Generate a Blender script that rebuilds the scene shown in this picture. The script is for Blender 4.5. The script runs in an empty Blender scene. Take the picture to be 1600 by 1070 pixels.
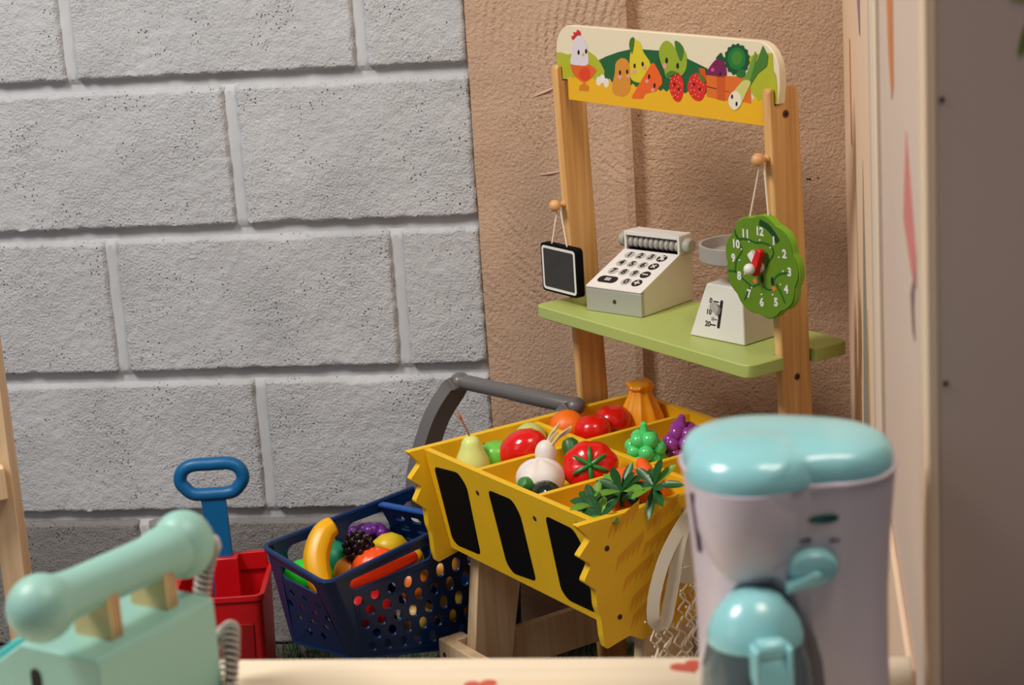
import bpy, bmesh, math, random
from math import sin, cos, pi, radians, atan2, hypot
from mathutils import Vector, Matrix, noise
from mathutils.geometry import tessellate_polygon
random.seed(7)
S = bpy.context.scene
COL = S.collection

# ------------------------------------------------------------------ camera, light, exposure
F_PX, PITCH, ROLL, CAM_H = 3107.0, .255, -.065, 1.375
fw = Vector((0, cos(PITCH), -sin(PITCH))); r0 = Vector((1, 0, 0)); u0 = r0.cross(fw)
rr = cos(ROLL) * r0 + sin(ROLL) * u0; uu = -sin(ROLL) * r0 + cos(ROLL) * u0
cam_d = bpy.data.cameras.new('camera'); cam = bpy.data.objects.new('camera', cam_d); COL.objects.link(cam)
cam.matrix_world = Matrix(((rr.x, uu.x, -fw.x, 0), (rr.y, uu.y, -fw.y, 0), (rr.z, uu.z, -fw.z, CAM_H), (0, 0, 0, 1)))
cam_d.sensor_width = 36; cam_d.lens = F_PX * 36 / 1600; cam_d.clip_start = .05
cam_d.dof.use_dof = True; cam_d.dof.focus_distance = 2.9; cam_d.dof.aperture_fstop = 9.5
S.camera = cam
S.view_settings.view_transform = 'Standard'; S.view_settings.look = 'None'
S.view_settings.gamma = 1; S.view_settings.use_curve_mapping = False; S.view_settings.exposure = 0.06
wd = bpy.data.worlds.new('world'); S.world = wd; wd.use_nodes = True
wd.node_tree.nodes['Background'].inputs[0].default_value = (.80, .88, 1.0, 1)
wd.node_tree.nodes['Background'].inputs[1].default_value = .12

def area(name, loc, aim, size, power, col, size_y=None):
    l = bpy.data.lights.new(name, 'AREA'); l.shape = 'RECTANGLE'; l.size = size; l.size_y = size_y or size
    l.energy = power; l.color = col
    o = bpy.data.objects.new(name, l); COL.objects.link(o); o.location = loc
    o.rotation_euler = (Vector(aim) - Vector(loc)).to_track_quat('-Z', 'Y').to_euler()
    return o
area('ceiling_lamp', (-1.75, 1.55, 3.0), (-.1, 2.8, .5), .8, 76, (1.0, .97, .92), .9)
area('window_light', (-2.6, .3, 1.9), (-.2, 2.9, .8), 1.3, 6, (.80, .90, 1.0))
area('warm_fill', (.75, 1.0, 3.2), (.25, 2.8, .8), .9, 34, (1.0, .86, .72))  # unseen warm fill, added to brighten the faces turned to the viewer

# ------------------------------------------------------------------ colour and materials
def srgb(r, g, b):
    f = lambda c: (c / 255 / 12.92) if c / 255 <= .04045 else ((c / 255 + .055) / 1.055) ** 2.4
    return (f(r), f(g), f(b), 1)
MATS = {}
def mat(name, rgb, rough=.5, metal=0, bump=0, bscale=200, var=0, vscale=20, spec=None, coat=0, trans=0, sss=0, alpha=None):
    if name in MATS: return MATS[name]
    m = bpy.data.materials.new(name); m.use_nodes = True; N = m.node_tree.nodes; L = m.node_tree.links
    p = N['Principled BSDF']; c = srgb(*rgb)
    p.inputs['Base Color'].default_value = c; p.inputs['Roughness'].default_value = rough
    p.inputs['Metallic'].default_value = metal
    if spec is not None: p.inputs['Specular IOR Level'].default_value = spec
    if coat: p.inputs['Coat Weight'].default_value = coat; p.inputs['Coat Roughness'].default_value = .12
    if trans: p.inputs['Transmission Weight'].default_value = trans
    if sss:
        p.inputs['Subsurface Weight'].default_value = sss; p.inputs['Subsurface Scale'].default_value = .004
    tc = N.new('ShaderNodeTexCoord')
    if var:
        n = N.new('ShaderNodeTexNoise'); n.inputs['Scale'].default_value = vscale; n.inputs['Detail'].default_value = 5
        L.new(tc.outputs['Object'], n.inputs['Vector'])
        r = N.new('ShaderNodeValToRGB'); r.color_ramp.elements[0].position = .3; r.color_ramp.elements[1].position = .7
        r.color_ramp.elements[0].color = tuple(x * (1 - var) for x in c[:3]) + (1,)
        r.color_ramp.elements[1].color = tuple(min(1, x * (1 + var)) for x in c[:3]) + (1,)
        L.new(n.outputs['Fac'], r.inputs['Fac']); L.new(r.outputs['Color'], p.inputs['Base Color'])
    if bump:
        n = N.new('ShaderNodeTexNoise'); n.inputs['Scale'].default_value = bscale; n.inputs['Detail'].default_value = 3
        L.new(tc.outputs['Object'], n.inputs['Vector'])
        b = N.new('ShaderNodeBump'); b.inputs['Strength'].default_value = bump; b.inputs['Distance'].default_value = .001
        L.new(n.outputs['Fac'], b.inputs['Height']); L.new(b.outputs['Normal'], p.inputs['Normal'])
    MATS[name] = m; return m

def wood(name, a, b, axis='Z', rough=.45, scale=1.0):
    if name in MATS: return MATS[name]
    m = bpy.data.materials.new(name); m.use_nodes = True; N = m.node_tree.nodes; L = m.node_tree.links
    p = N['Principled BSDF']; p.inputs['Roughness'].default_value = rough
    tc = N.new('ShaderNodeTexCoord'); mp = N.new('ShaderNodeMapping')
    s = {'X': (1.5, 60, 60), 'Y': (60, 1.5, 60), 'Z': (60, 60, 1.5)}[axis]
    mp.inputs['Scale'].default_value = tuple(v * scale for v in s)
    L.new(tc.outputs['Object'], mp.inputs['Vector'])
    n = N.new('ShaderNodeTexNoise'); n.inputs['Scale'].default_value = 1.6; n.inputs['Detail'].default_value = 4; n.inputs['Distortion'].default_value = .6
    L.new(mp.outputs[0], n.inputs['Vector'])
    r = N.new('ShaderNodeValToRGB'); e = r.color_ramp.elements
    e[0].position = .33; e[0].color = srgb(*b); e[1].position = .62; e[1].color = srgb(*a)
    L.new(n.outputs['Fac'], r.inputs['Fac']); L.new(r.outputs['Color'], p.inputs['Base Color'])
    bp = N.new('ShaderNodeBump'); bp.inputs['Strength'].default_value = .15; bp.inputs['Distance'].default_value = .001
    L.new(n.outputs['Fac'], bp.inputs['Height']); L.new(bp.outputs['Normal'], p.inputs['Normal'])
    MATS[name] = m; return m

def masonry(name, base, dark, kind):
    """painted block, mortar or render: fine pitted relief and small dark pinholes"""
    m = bpy.data.materials.new(name); m.use_nodes = True; N = m.node_tree.nodes; L = m.node_tree.links
    p = N['Principled BSDF']; p.inputs['Roughness'].default_value = .75
    p.inputs['Specular IOR Level'].default_value = .3
    tc = N.new('ShaderNodeTexCoord'); V = tc.outputs['Object']
    def nz(scale, det=4, rough=.6, dist=0):
        n = N.new('ShaderNodeTexNoise'); n.inputs['Scale'].default_value = scale; n.inputs['Detail'].default_value = det
        n.inputs['Roughness'].default_value = rough; n.inputs['Distortion'].default_value = dist
        L.new(V, n.inputs['Vector']); return n.outputs['Fac']
    def ramp(src, stops):
        r = N.new('ShaderNodeValToRGB'); e = r.color_ramp.elements
        while len(e) < len(stops): e.new(.5)
        for i, (ps, c) in enumerate(stops): e[i].position = ps; e[i].color = c
        L.new(src, r.inputs['Fac']); return r.outputs['Color']
    def mth(op, a, b=None):
        x = N.new('ShaderNodeMath'); x.operation = op
        for i, v in enumerate((a, b)):
            if v is None: continue
            if isinstance(v, (int, float)): x.inputs[i].default_value = v
            else: L.new(v, x.inputs[i])
        return x.outputs[0]
    c = srgb(*base)
    big = ramp(nz(5, 5), [(.3, tuple(x * .90 for x in c[:3]) + (1,)), (.7, tuple(min(1, x * 1.07) for x in c[:3]) + (1,))])
    if kind == 'block':
        vo = N.new('ShaderNodeTexVoronoi'); vo.inputs['Scale'].default_value = 130; L.new(V, vo.inputs['Vector'])
        sz = mth('MULTIPLY', mth('SUBTRACT', nz(16, 3), .44), 1.5)          # pinholes come in patches
        pit = mth('LESS_THAN', vo.outputs['Distance'], mth('MINIMUM', sz, .19))
        mx = N.new('ShaderNodeMix'); mx.data_type = 'RGBA'; L.new(pit, mx.inputs['Factor'])
        L.new(big, mx.inputs['A']); mx.inputs['B'].default_value = srgb(*dark); L.new(mx.outputs['Result'], p.inputs['Base Color'])
        rough = ramp(nz(6, 3), [(.35, (.35, .35, .35, 1)), (.65, (1, 1, 1, 1))])       # smoother and rougher patches of paint
        fine = mth('ADD', mth('MULTIPLY', mth('MULTIPLY', nz(250, 3, .6), rough), .85), mth('MULTIPLY', nz(95, 3), .5))
        h = mth('SUBTRACT', fine, mth('MULTIPLY', pit, .7)); dist, st = .0055, .9
    elif kind == 'mortar':
        L.new(big, p.inputs['Base Color']); h = nz(60, 3); dist, st = .0012, .5
    else:
        vo = N.new('ShaderNodeTexVoronoi'); vo.inputs['Scale'].default_value = 62; L.new(V, vo.inputs['Vector'])
        sz = mth('MULTIPLY', mth('SUBTRACT', nz(11, 2), .56), .9)
        pit = mth('LESS_THAN', vo.outputs['Distance'], mth('MINIMUM', sz, .13))
        mx = N.new('ShaderNodeMix'); mx.data_type = 'RGBA'; L.new(pit, mx.inputs['Factor'])
        L.new(big, mx.inputs['A']); mx.inputs['B'].default_value = srgb(*dark); L.new(mx.outputs['Result'], p.inputs['Base Color'])
        if kind == 'stucco':
            a = nz(210, 4, .6, .2); b = nz(70, 3, .5, .3)
            h = mth('SUBTRACT', mth('ADD', mth('MULTIPLY', a, 1.3), mth('MULTIPLY', b, .8)), mth('MULTIPLY', pit, .6)); dist, st = .0060, .9
        else:                                                                # trowelled render with arcs
            w = N.new('ShaderNodeTexWave'); w.wave_type = 'RINGS'; w.rings_direction = 'SPHERICAL'
            mp = N.new('ShaderNodeMapping'); mp.inputs['Location'].default_value = (.12, 0, -1.02)
            L.new(V, mp.inputs['Vector']); L.new(mp.outputs[0], w.inputs['Vector'])
            w.inputs['Scale'].default_value = 22; w.inputs['Distortion'].default_value = 2.5; w.inputs['Detail'].default_value = 3; w.inputs['Detail Scale'].default_value = 6
            patch = ramp(nz(4, 2), [(.52, (0, 0, 0, 1)), (.64, (1, 1, 1, 1))])
            h = mth('ADD', mth('ADD', mth('MULTIPLY', nz(190, 4, .6), .8), mth('MULTIPLY', nz(24, 3), .5)), mth('MULTIPLY', mth('MULTIPLY', w.outputs['Fac'], patch), .5))
            h = mth('SUBTRACT', h, mth('MULTIPLY', pit, .8)); dist, st = .0055, .8
    bp = N.new('ShaderNodeBump'); bp.inputs['Strength'].default_value = st; bp.inputs['Distance'].default_value = dist
    L.new(h, bp.inputs['Height']); L.new(bp.outputs['Normal'], p.inputs['Normal'])
    return m

YEL = (240, 190, 30)
M = dict(
    yellow=mat('yellow_paint', YEL, .42, var=.05, vscale=8), yellow_edge=mat('yellow_paint', YEL),
    pine=wood('pine', (222, 176, 112), (196, 142, 78)), pale=wood('pale_pine', (226, 196, 158), (206, 172, 130)),
    ply=wood('plywood', (214, 186, 148), (184, 150, 108), 'X'),
    counter=wood('counter_wood', (232, 216, 190), (222, 202, 172), 'X', .5, .35),
    black=mat('matte_black', (7, 7, 8), .8, spec=.12), slate=mat('slate', (52, 50, 50), .8, var=.1, vscale=60),
    white=mat('white_paint', (232, 228, 222), .4), lime=mat('lime_paint', (176, 190, 104), .45, var=.03, vscale=6),
    silver=mat('silver_paint', (176, 174, 162), .42, metal=.15), silver2=mat('dull_silver', (172, 166, 158), .5, metal=.15),
    ink=mat('black_ink', (22, 20, 20), .6), keygrey=mat('key_grey', (182, 178, 174), .6),
    bolt=mat('bolt_brown', (92, 62, 40), .4, metal=.4), hole=mat('dark_hole', (24, 16, 12), .8),
    peg=mat('peg_wood', (214, 160, 104), .45, var=.06, vscale=60), string=mat('string', (222, 208, 184), .9),
    grey_pl=mat('grey_plastic', (104, 101, 101), .33, bump=.05, bscale=500),
    navy=mat('navy_plastic', (4, 44, 94), .36, bump=.05, bscale=600), blue=mat('blue_plastic', (0, 96, 152), .42),
    red_pl=mat('red_plastic', (196, 8, 20), .4, var=.05, vscale=10),
    mint=mat('mint_paint', (150, 196, 182), .42, var=.02, vscale=12), mint_d=mat('bright_mint', (70, 182, 178), .4),
    aqua=mat('aqua_plastic', (144, 204, 208), .28, coat=.35), body=mat('off_white_plastic', (206, 192, 200), .36, coat=.1),
    smoke=mat('smoked_glass', (150, 168, 172), .12, trans=.75),
    cotton=mat('cotton_tape', (206, 196, 176), .95, bump=.3, bscale=900),
    panel=mat('panel_board', (242, 208, 176), .5, var=.02, vscale=4), greyboard=mat('grey_board', (194, 168, 154), .55, var=.04, vscale=3))

# ------------------------------------------------------------------ mesh helpers
class MB:
    def __init__(s): s.v = []; s.f = []; s.m = []; s.mats = []; s.cur = 0
    def use(s, m):
        if m not in s.mats: s.mats.append(m)
        s.cur = s.mats.index(m); return s
    def add(s, vs, fs, fr=None):
        k = len(s.v); s.v += [tuple(fr @ Vector(p)) if fr else tuple(p) for p in vs]
        for f in fs: s.f.append([i + k for i in f]); s.m.append(s.cur)
        return s
    def box(s, x0, x1, y0, y1, z0, z1, fr=None):
        v = [(x, y, z) for x in (x0, x1) for y in (y0, y1) for z in (z0, z1)]
        return s.add(v, [(0, 1, 3, 2), (4, 6, 7, 5), (0, 4, 5, 1), (2, 3, 7, 6), (0, 2, 6, 4), (1, 5, 7, 3)], fr)
    def prism(s, out, h0, h1, fn=None, holes=(), fr=None):
        """outline (and holes) in 2D, extruded h0..h1; fn maps (a, b, h) to a point"""
        fn = fn or (lambda a, b, h: (a, b, h))
        loops = [list(out)] + [list(h) for h in holes]
        tri = tessellate_polygon([[Vector((a, b, 0)) for a, b in lp] for lp in loops])
        pts = [p for lp in loops for p in lp]; n = len(pts)
        v = [fn(a, b, h0) for a, b in pts] + [fn(a, b, h1) for a, b in pts]
        f = [tuple(t) for t in tri] + [tuple(i + n for i in reversed(t)) for t in tri]
        k = 0
        for lp in loops:
            m = len(lp)
            for i in range(m): f.append((k + i, k + (i + 1) % m, n + k + (i + 1) % m, n + k + i))
            k += m
        return s.add(v, f, fr)
    def lathe(s, prof, fr=None, seg=28):
        """prof: (radius, height) list about Z"""
        v = []; f = []; n = len(prof)
        for i in range(seg):
            a = 2 * pi * i / seg
            v += [(r * cos(a), r * sin(a), z) for r, z in prof]
        for i in range(seg):
            j = (i + 1) % seg
            for k in range(n - 1): f.append((i * n + k, j * n + k, j * n + k + 1, i * n + k + 1))
        if prof[0][0] > 1e-6: f.append([i * n for i in range(seg)][::-1])
        if prof[-1][0] > 1e-6: f.append([i * n + n - 1 for i in range(seg)])
        return s.add(v, f, fr)
    def ball(s, c, r, sc=(1, 1, 1), seg=20, fr=None, fn=None):
        v = []; f = []; R = seg // 2
        for i in range(seg):
            for k in range(R + 1):
                a = 2 * pi * i / seg; b = pi * k / R
                d = Vector((sin(b) * cos(a), sin(b) * sin(a), -cos(b)))
                q = fn(d) if fn else 1
                v.append((c[0] + d.x * r * sc[0] * q, c[1] + d.y * r * sc[1] * q, c[2] + d.z * r * sc[2] * q))
        n = R + 1
        for i in range(seg):
            j = (i + 1) % seg
            for k in range(R): f.append((i * n + k, j * n + k, j * n + k + 1, i * n + k + 1))
        return s.add(v, f, fr)
    def tube(s, pts, rad, seg=12, closed=False, fr=None, flat=None):
        """sweep; rad a number or list; flat=(w, t, normal) sweeps a flat strip instead"""
        P = [Vector(p) for p in pts]; n = len(P); v = []; f = []
        T = []
        for i in range(n):
            a = P[(i - 1) % n] if closed or i else P[i]; b = P[(i + 1) % n] if closed or i < n - 1 else P[i]
            T.append((b - a).normalized())
        up = Vector((0, 0, 1)) if abs(T[0].z) < .9 else Vector((1, 0, 0))
        if flat: up = Vector(flat[2])
        for i in range(n):
            up2 = Vector(flat[2]) if flat else up
            sd = T[i].cross(up2).normalized(); up3 = sd.cross(T[i]).normalized()
            if not flat: up = up3
            if flat:
                w, t = flat[0] / 2, flat[1] / 2
                v += [P[i] + sd * x * w + up3 * y * t for x, y in ((-1, -1), (1, -1), (1, 1), (-1, 1))]; seg = 4
            else:
                r = rad[i] if isinstance(rad, (list, tuple)) else rad
                v += [P[i] + sd * r * cos(2 * pi * k / seg) + up3 * r * sin(2 * pi * k / seg) for k in range(seg)]
        m = n if closed else n - 1
        for i in range(m):
            j = (i + 1) % n
            for k in range(seg): f.append((i * seg + k, i * seg + (k + 1) % seg, j * seg + (k + 1) % seg, j * seg + k))
        if not closed: f.append(list(range(seg))[::-1]); f.append([(n - 1) * seg + k for k in range(seg)])
        return s.add(v, f, fr)
    def build(s, name, m, parent=None, bevel=0, sub=0, angle=35, segs=2, fix=True):
        me = bpy.data.meshes.new(name); me.from_pydata([tuple(p) for p in s.v], [], s.f)
        ms = s.mats or [m]
        for x in ms: me.materials.append(x)
        if s.mats: me.polygons.foreach_set('material_index', s.m)
        if fix:
            bm = bmesh.new(); bm.from_mesh(me); bmesh.ops.remove_doubles(bm, verts=bm.verts, dist=1e-6)
            bmesh.ops.recalc_face_normals(bm, faces=bm.faces); bm.to_mesh(me); bm.free()
        me.shade_smooth(); me.set_sharp_from_angle(angle=radians(angle))
        o = bpy.data.objects.new(name, me); COL.objects.link(o)
        if parent: o.parent = parent
        if bevel:
            b = o.modifiers.new('bevel', 'BEVEL'); b.width = bevel; b.segments = segs; b.limit_method = 'ANGLE'; b.angle_limit = radians(35); b.harden_normals = False
        if sub: x = o.modifiers.new('sub', 'SUBSURF'); x.levels = x.render_levels = sub
        return o

def tag(o, label=None, cat=None, group=None, kind=None):
    for k, v in (('label', label), ('category', cat), ('group', group), ('kind', kind)):
        if v: o[k] = v
    return o
def thing(name, label, cat, loc=(0, 0, 0), rz=0, group=None):
    o = bpy.data.objects.new(name, None); COL.objects.link(o); o.location = loc; o.rotation_euler = (0, 0, rz)
    o.empty_display_size = .02
    return tag(o, label, cat, group)
def frame(o, x, y, z=None):
    """4x4 whose local axes are x, y, z (z from the cross product unless given)"""
    x = Vector(x).normalized(); y = Vector(y); y = (y - x * y.dot(x)).normalized(); z = x.cross(y) if z is None else Vector(z)
    return Matrix(((x.x, y.x, z.x, o[0]), (x.y, y.y, z.y, o[1]), (x.z, y.z, z.z, o[2]), (0, 0, 0, 1)))
def along(o, d):
    """frame with local Z along d"""
    q = Vector(d).to_track_quat('Z', 'Y').to_matrix().to_4x4(); q.translation = Vector(o); return q
def smooth(pts, n=6, closed=False):
    P = [Vector(p) if len(p) == 3 else Vector((p[0], p[1], 0)) for p in pts]; out = []; N = len(P)
    for i in range(N if closed else N - 1):
        g = (lambda k: P[k % N]) if closed else (lambda k: P[min(max(k, 0), N - 1)])
        a, b, c, d = g(i - 1), g(i), g(i + 1), g(i + 2)
        for k in range(n):
            t = k / n
            out.append(.5 * (2 * b + (c - a) * t + (2 * a - 5 * b + 4 * c - d) * t * t + (3 * b - a - 3 * c + d) * t ** 3))
    if not closed: out.append(P[-1])
    return out if len(pts[0]) == 3 else [(p.x, p.y) for p in out]
def rrect(x0, x1, y0, y1, r, n=5):
    rs = r if isinstance(r, (list, tuple)) else [r] * 4; o = []
    for (cx, cy, a), q in zip(((x1, y1, 0), (x0, y1, 90), (x0, y0, 180), (x1, y0, 270)), rs):
        sx = -1 if cx == x1 else 1; sy = -1 if cy == y1 else 1
        for k in range(n + 1):
            t = radians(a + 90 * k / n); o.append((cx + sx * q + q * cos(t), cy + sy * q + q * sin(t)))
    return o
def roundpoly(pts, r, n=3):
    out = []; N = len(pts)
    for i in range(N):
        p = Vector(pts[i]); a = Vector(pts[i - 1]); b = Vector(pts[(i + 1) % N])
        rr_ = min(r, (a - p).length * .45, (b - p).length * .45)
        s_ = p + (a - p).normalized() * rr_; e = p + (b - p).normalized() * rr_
        for k in range(n + 1):
            t = k / n; q = s_ * (1 - t) ** 2 + p * 2 * t * (1 - t) + e * t * t; out.append((q.x, q.y))
    return out
def ell(cx, cy, rx, ry, rot=0, n=20):
    return [(cx + rx * cos(a) * cos(rot) - ry * sin(a) * sin(rot), cy + rx * cos(a) * sin(rot) + ry * sin(a) * cos(rot)) for a in [2 * pi * k / n for k in range(n)]]
def text(mb, s, fr, size, m, depth=.0004, bold=0, cx=True):
    cu = bpy.data.curves.new('t', 'FONT'); cu.body = s; cu.size = size; cu.extrude = depth / 2; cu.offset = bold
    cu.align_x = 'CENTER' if cx else 'LEFT'; cu.align_y = 'CENTER'; cu.resolution_u = 3
    o = bpy.data.objects.new('t', cu); me = bpy.data.meshes.new_from_object(o)
    mb.use(m); mb.add([v.co.copy() for v in me.vertices], [list(p.vertices) for p in me.polygons], fr)
    bpy.data.objects.remove(o); bpy.data.curves.remove(cu); bpy.data.meshes.remove(me)
def disc(mb, fr, r, h0, h1, seg=16): return mb.lathe([(0, h0), (r, h0), (r, h1), (0, h1)], fr, seg)

# ------------------------------------------------------------------ the setting
YAW = -.146                                     # the room: wall axis (along the wall) and wall normal (into the wall)
AX = Vector((cos(YAW), sin(YAW), 0)); AN = Vector((-sin(YAW), cos(YAW), 0)); WD = 3.175
ROOM = Matrix(((AX.x, AN.x, 0, AN.x * WD), (AX.y, AN.y, 0, AN.y * WD), (0, 0, 1, 0), (0, 0, 0, 1)))   # local x along wall, y into it, z up
def room_obj(name, kind='structure'):
    o = bpy.data.objects.new(name, None); COL.objects.link(o); o.matrix_world = ROOM; o['kind'] = kind; o.empty_display_size = .05; return o

stucco_m = masonry('brown_stucco', (206, 172, 144), (44, 28, 20), 'stucco')
trowel_m = masonry('brown_render', (194, 163, 138), (44, 28, 20), 'render')
block_m = masonry('painted_block', (190, 191, 194), (84, 79, 79), 'block')
base_m = masonry('dark_block', (136, 132, 130), (38, 32, 34), 'block')  # darker tone for the bottom course of blocks
mortar_m = masonry('painted_mortar', (190, 191, 194), (80, 76, 76), 'mortar')

fl = MB(); fl.box(-3.2, .62, -3.2, .3, -.05, 0)
f_o = fl.build('floor', mat('floor_concrete', (92, 84, 78), .9, bump=.6, bscale=80, var=.15, vscale=6)); f_o.matrix_world = ROOM; f_o['kind'] = 'structure'

# block wall: recessed mortar plane and every block on it
wl = MB(); wl.box(-2.4, -.5075, .0105, .12, 0, 1.55)
for rw_, js in {4: [-1.174, -.683], 3: [-1.405, -.9085], 2: [-1.142, -.6495], 1: [-1.405, -.9065], 0: [-1.14, -.66]}.items():
    for xj in js:                               # shallow upright joints, flush-pointed
        z0_ = (-.0155, .2335, .4855, .7365, .988)[rw_] + .012; z1_ = (.2335, .4855, .7365, .988, 1.238)[rw_] + .001; v_ = []; f_ = []
        for k in range(25):
            z = z0_ + (z1_ - z0_) * k / 24
            for i, (dx, dy) in enumerate(((-.015, .0052), (-.007, .0032), (0, .0026), (.007, .0032), (.015, .0052))): v_.append((xj + dx, .0105 if k in (0, 24) else dy + .0012 * noise.noise(Vector((z * 30, xj, i))), z))
        for k in range(24):
            for i in range(4): a_ = k * 5 + i; f_.append((a_, a_ + 1, a_ + 6, a_ + 5))
        wl.add(v_, f_)
w_o = wl.build('wall_left', mortar_m); w_o.matrix_world = ROOM; w_o['kind'] = 'structure'
def block(x0, x1, z0, z1, m, seed):
    st = .0042; nx = max(2, int((x1 - x0) / st)); nz = int((z1 - z0) / st); v = []; f = []
    for j in range(nz + 1):
        for i in range(nx + 1):
            x = x0 + (x1 - x0) * i / nx; z = z0 + (z1 - z0) * j / nz
            e = min(x - x0, x1 - x, z - z0, z1 - z)
            ch = .0035 + .005 * max(0, noise.noise(Vector((x * 40, z * 40, seed)))) + .010 * max(0, noise.noise(Vector((x * 9, z * 9, seed + 5))) - .25)
            ex = min(x - x0, x1 - x); ez = min(z - z0, z1 - z)
            t = min(1, ez / ch); t = t * t * (3 - 2 * t); tx = min(1, ex / ch); tx = tx * tx * (3 - 2 * tx)
            d = .0016 * noise.noise(Vector((x * 14, z * 14, seed))) + .0012 * noise.noise(Vector((x * 75, z * 75, seed)))
            y = .0105 * (1 - t) + (d - .0045 + .0100 * (1 - tx)) * t
            jx = .0022 * noise.noise(Vector((x * 60, z * 60, seed + 9))) * (1 if e < .006 else 0)
            v.append((x + jx, y, z + jx))
    for j in range(nz):
        for i in range(nx):
            a = j * (nx + 1) + i; f.append((a, a + 1, a + nx + 2, a + nx + 1))
    b = MB(); b.add(v, f); return b.build('block', m, w_o, fix=False, angle=80)
zj = [-.0155, .2335, .4855, .7365, .988, 1.238, 1.49]     # bottoms of the courses
J = {5: [-1.405, -.905], 4: [-1.675, -1.174, -.683], 3: [-1.405, -.9085], 2: [-1.64, -1.142, -.6495], 1: [-1.405, -.9065], 0: [-1.64, -1.14, -.66]}
hw = .0088
for rw in range(6):
    z0 = zj[rw] + (.018 if rw else .016); z1 = zj[rw + 1]
    xs = [-2.2] + J[rw] + [-.5085 + hw]
    for i in range(len(xs) - 1):
        if xs[i + 1] < -1.75: continue
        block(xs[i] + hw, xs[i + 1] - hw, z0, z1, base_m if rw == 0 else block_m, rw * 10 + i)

def sheet(mb, x0, x1, z0, z1, y, amp, seed, st=.01):
    nx = int((x1 - x0) / st); nz = int((z1 - z0) / st); v = []; f = []
    for j in range(nz + 1):
        for i in range(nx + 1):
            x = x0 + (x1 - x0) * i / nx; z = z0 + (z1 - z0) * j / nz
            v.append((x, y + amp * noise.noise(Vector((x * 9, z * 9, seed))) + amp * .4 * noise.noise(Vector((x * 40, z * 40, seed))), z))
    for j in range(nz):
        for i in range(nx):
            a = j * (nx + 1) + i; f.append((a, a + 1, a + nx + 2, a + nx + 1))
    return mb.add(v, f)
wb = MB(); wb.use(trowel_m); sheet(wb, -.5085, -.262, 0, 1.55, -.004, .002, 3)
wb.add([(-.262, -.004, 0), (-.250, .0, 0), (-.250, .05, 0), (-.262, -.004, 1.55), (-.250, .0, 1.55), (-.250, .05, 1.55)], [(0, 1, 4, 3), (1, 2, 5, 4)])
wb.add([(-.5085, -.004, 0), (-.5085, .012, 0), (-.5085, -.004, 1.55), (-.5085, .012, 1.55)], [(0, 2, 3, 1)])
wb.use(stucco_m); sheet(wb, -.250, .50, 0, 1.55, .022, .002, 8)
wb.box(-.25, .5, .04, .1, 0, 1.55)
b_o = wb.build('wall_back', stucco_m, fix=False, angle=60); b_o.matrix_world = ROOM; b_o['kind'] = 'structure'

for sx, sz, ln_, an in ((-.385, .955, .05, .35), (-.352, .952, .028, 1.9), (-.348, .941, .022, -1.4), (-.385, .822, .055, .12), (-.352, .826, .024, .8)):
    b = MB(); b.tube([(sx - ln_ / 2 * cos(an), -.0035, sz - ln_ / 2 * sin(an)), (sx, -.0058, sz), (sx + ln_ / 2 * cos(an), -.0035, sz + ln_ / 2 * sin(an))], [.0006, .0022, .0006], 7)
    b.build('plaster_scar', mat('scar_plaster', (206, 172, 148), .6), b_o)

# artificial grass at the wall's foot
g = MB()
for k in range(9000):
    x = random.uniform(-1.15, .05); y = random.uniform(-.42, .10 if x > -.25 else -.012); h = random.uniform(.012, .03); a = random.uniform(0, 2 * pi)
    w = .0012; dx, dy = cos(a) * w, sin(a) * w; lx, ly = random.uniform(-.008, .008), random.uniform(-.008, .008)
    g.add([(x - dx, y - dy, 0), (x + dx, y + dy, 0), (x + lx, y + ly, h)], [(0, 1, 2)])
gr = g.build('artificial_grass', mat('grass', (44, 92, 36), .6, var=.3, vscale=40), fix=False); gr.matrix_world = ROOM
tag(gr, 'green artificial grass on the floor at the foot of the walls', 'grass', kind='stuff')

# ------------------------------------------------------------------ printed wooden partition on the right
pp = thing('printed_partition', 'cream wooden partition with coloured prints running from the brown wall towards the viewer', 'partition')
pp.matrix_world = ROOM
PX = .0896 * cos(YAW)            # its face, in room x
def ty(y): return y / AN.y if False else y
def to_room(p): return ROOM.inverted() @ Vector(p)
def part_y(world_y): # a point of the face at this world y, in room coords
    return to_room((.0896 + .147 * world_y, world_y, 0))
q = part_y(2.0); PX = q.x
def yr(world_y): return part_y(world_y).y
def panel_box(name, y0, y1, m, x_in=0., x_out=.018, z1=1.5, bev=.002):
    b = MB(); b.box(PX + x_in, PX + x_out, yr(y0), yr(y1), 0, z1); return b.build(name, m, pp, bevel=bev)
panel_box('board', 2.13, 3.27, M['panel'])
panel_box('moulding', 2.04, 2.12, mat('moulding_paint', (198, 182, 168), .5), -.003, .02)
panel_box('moulding', 1.93, 2.03, mat('cream_moulding', (232, 208, 182), .5), -.005, .02)
panel_box('board', 1.385, 1.92, mat('pale_board', (214, 190, 172), .5, var=.02, vscale=4))
panel_box('skirting', 1.47, 1.92, M['panel'], -.006, .0, .7)
def pprint(label, pts, rgb):
    b = MB(); poly = [(yr(y), z) for y, z in pts]
    b.prism(poly, -.0006, -.0001, lambda a, c, h: (PX + h, a, c))
    o = b.build('printed_shape', mat('print_%d_%d_%d' % rgb, rgb, .6), pp); o['label'] = label
pprint('orange tapering print', [(1.66, 1.30), (1.79, 1.30), (1.745, 1.16), (1.70, 1.125), (1.672, 1.14)], (206, 122, 62))
pprint('red kite-shaped print', [(1.50, 1.13), (1.40, 1.055), (1.40, 1.03), (1.455, 1.03), (1.55, 1.052)], (206, 120, 112))
pprint('dark tail of the kite print', [(1.405, 1.045), (1.47, 1.01), (1.45, .985), (1.42, .985), (1.43, 1.01)], (130, 96, 96))
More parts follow.
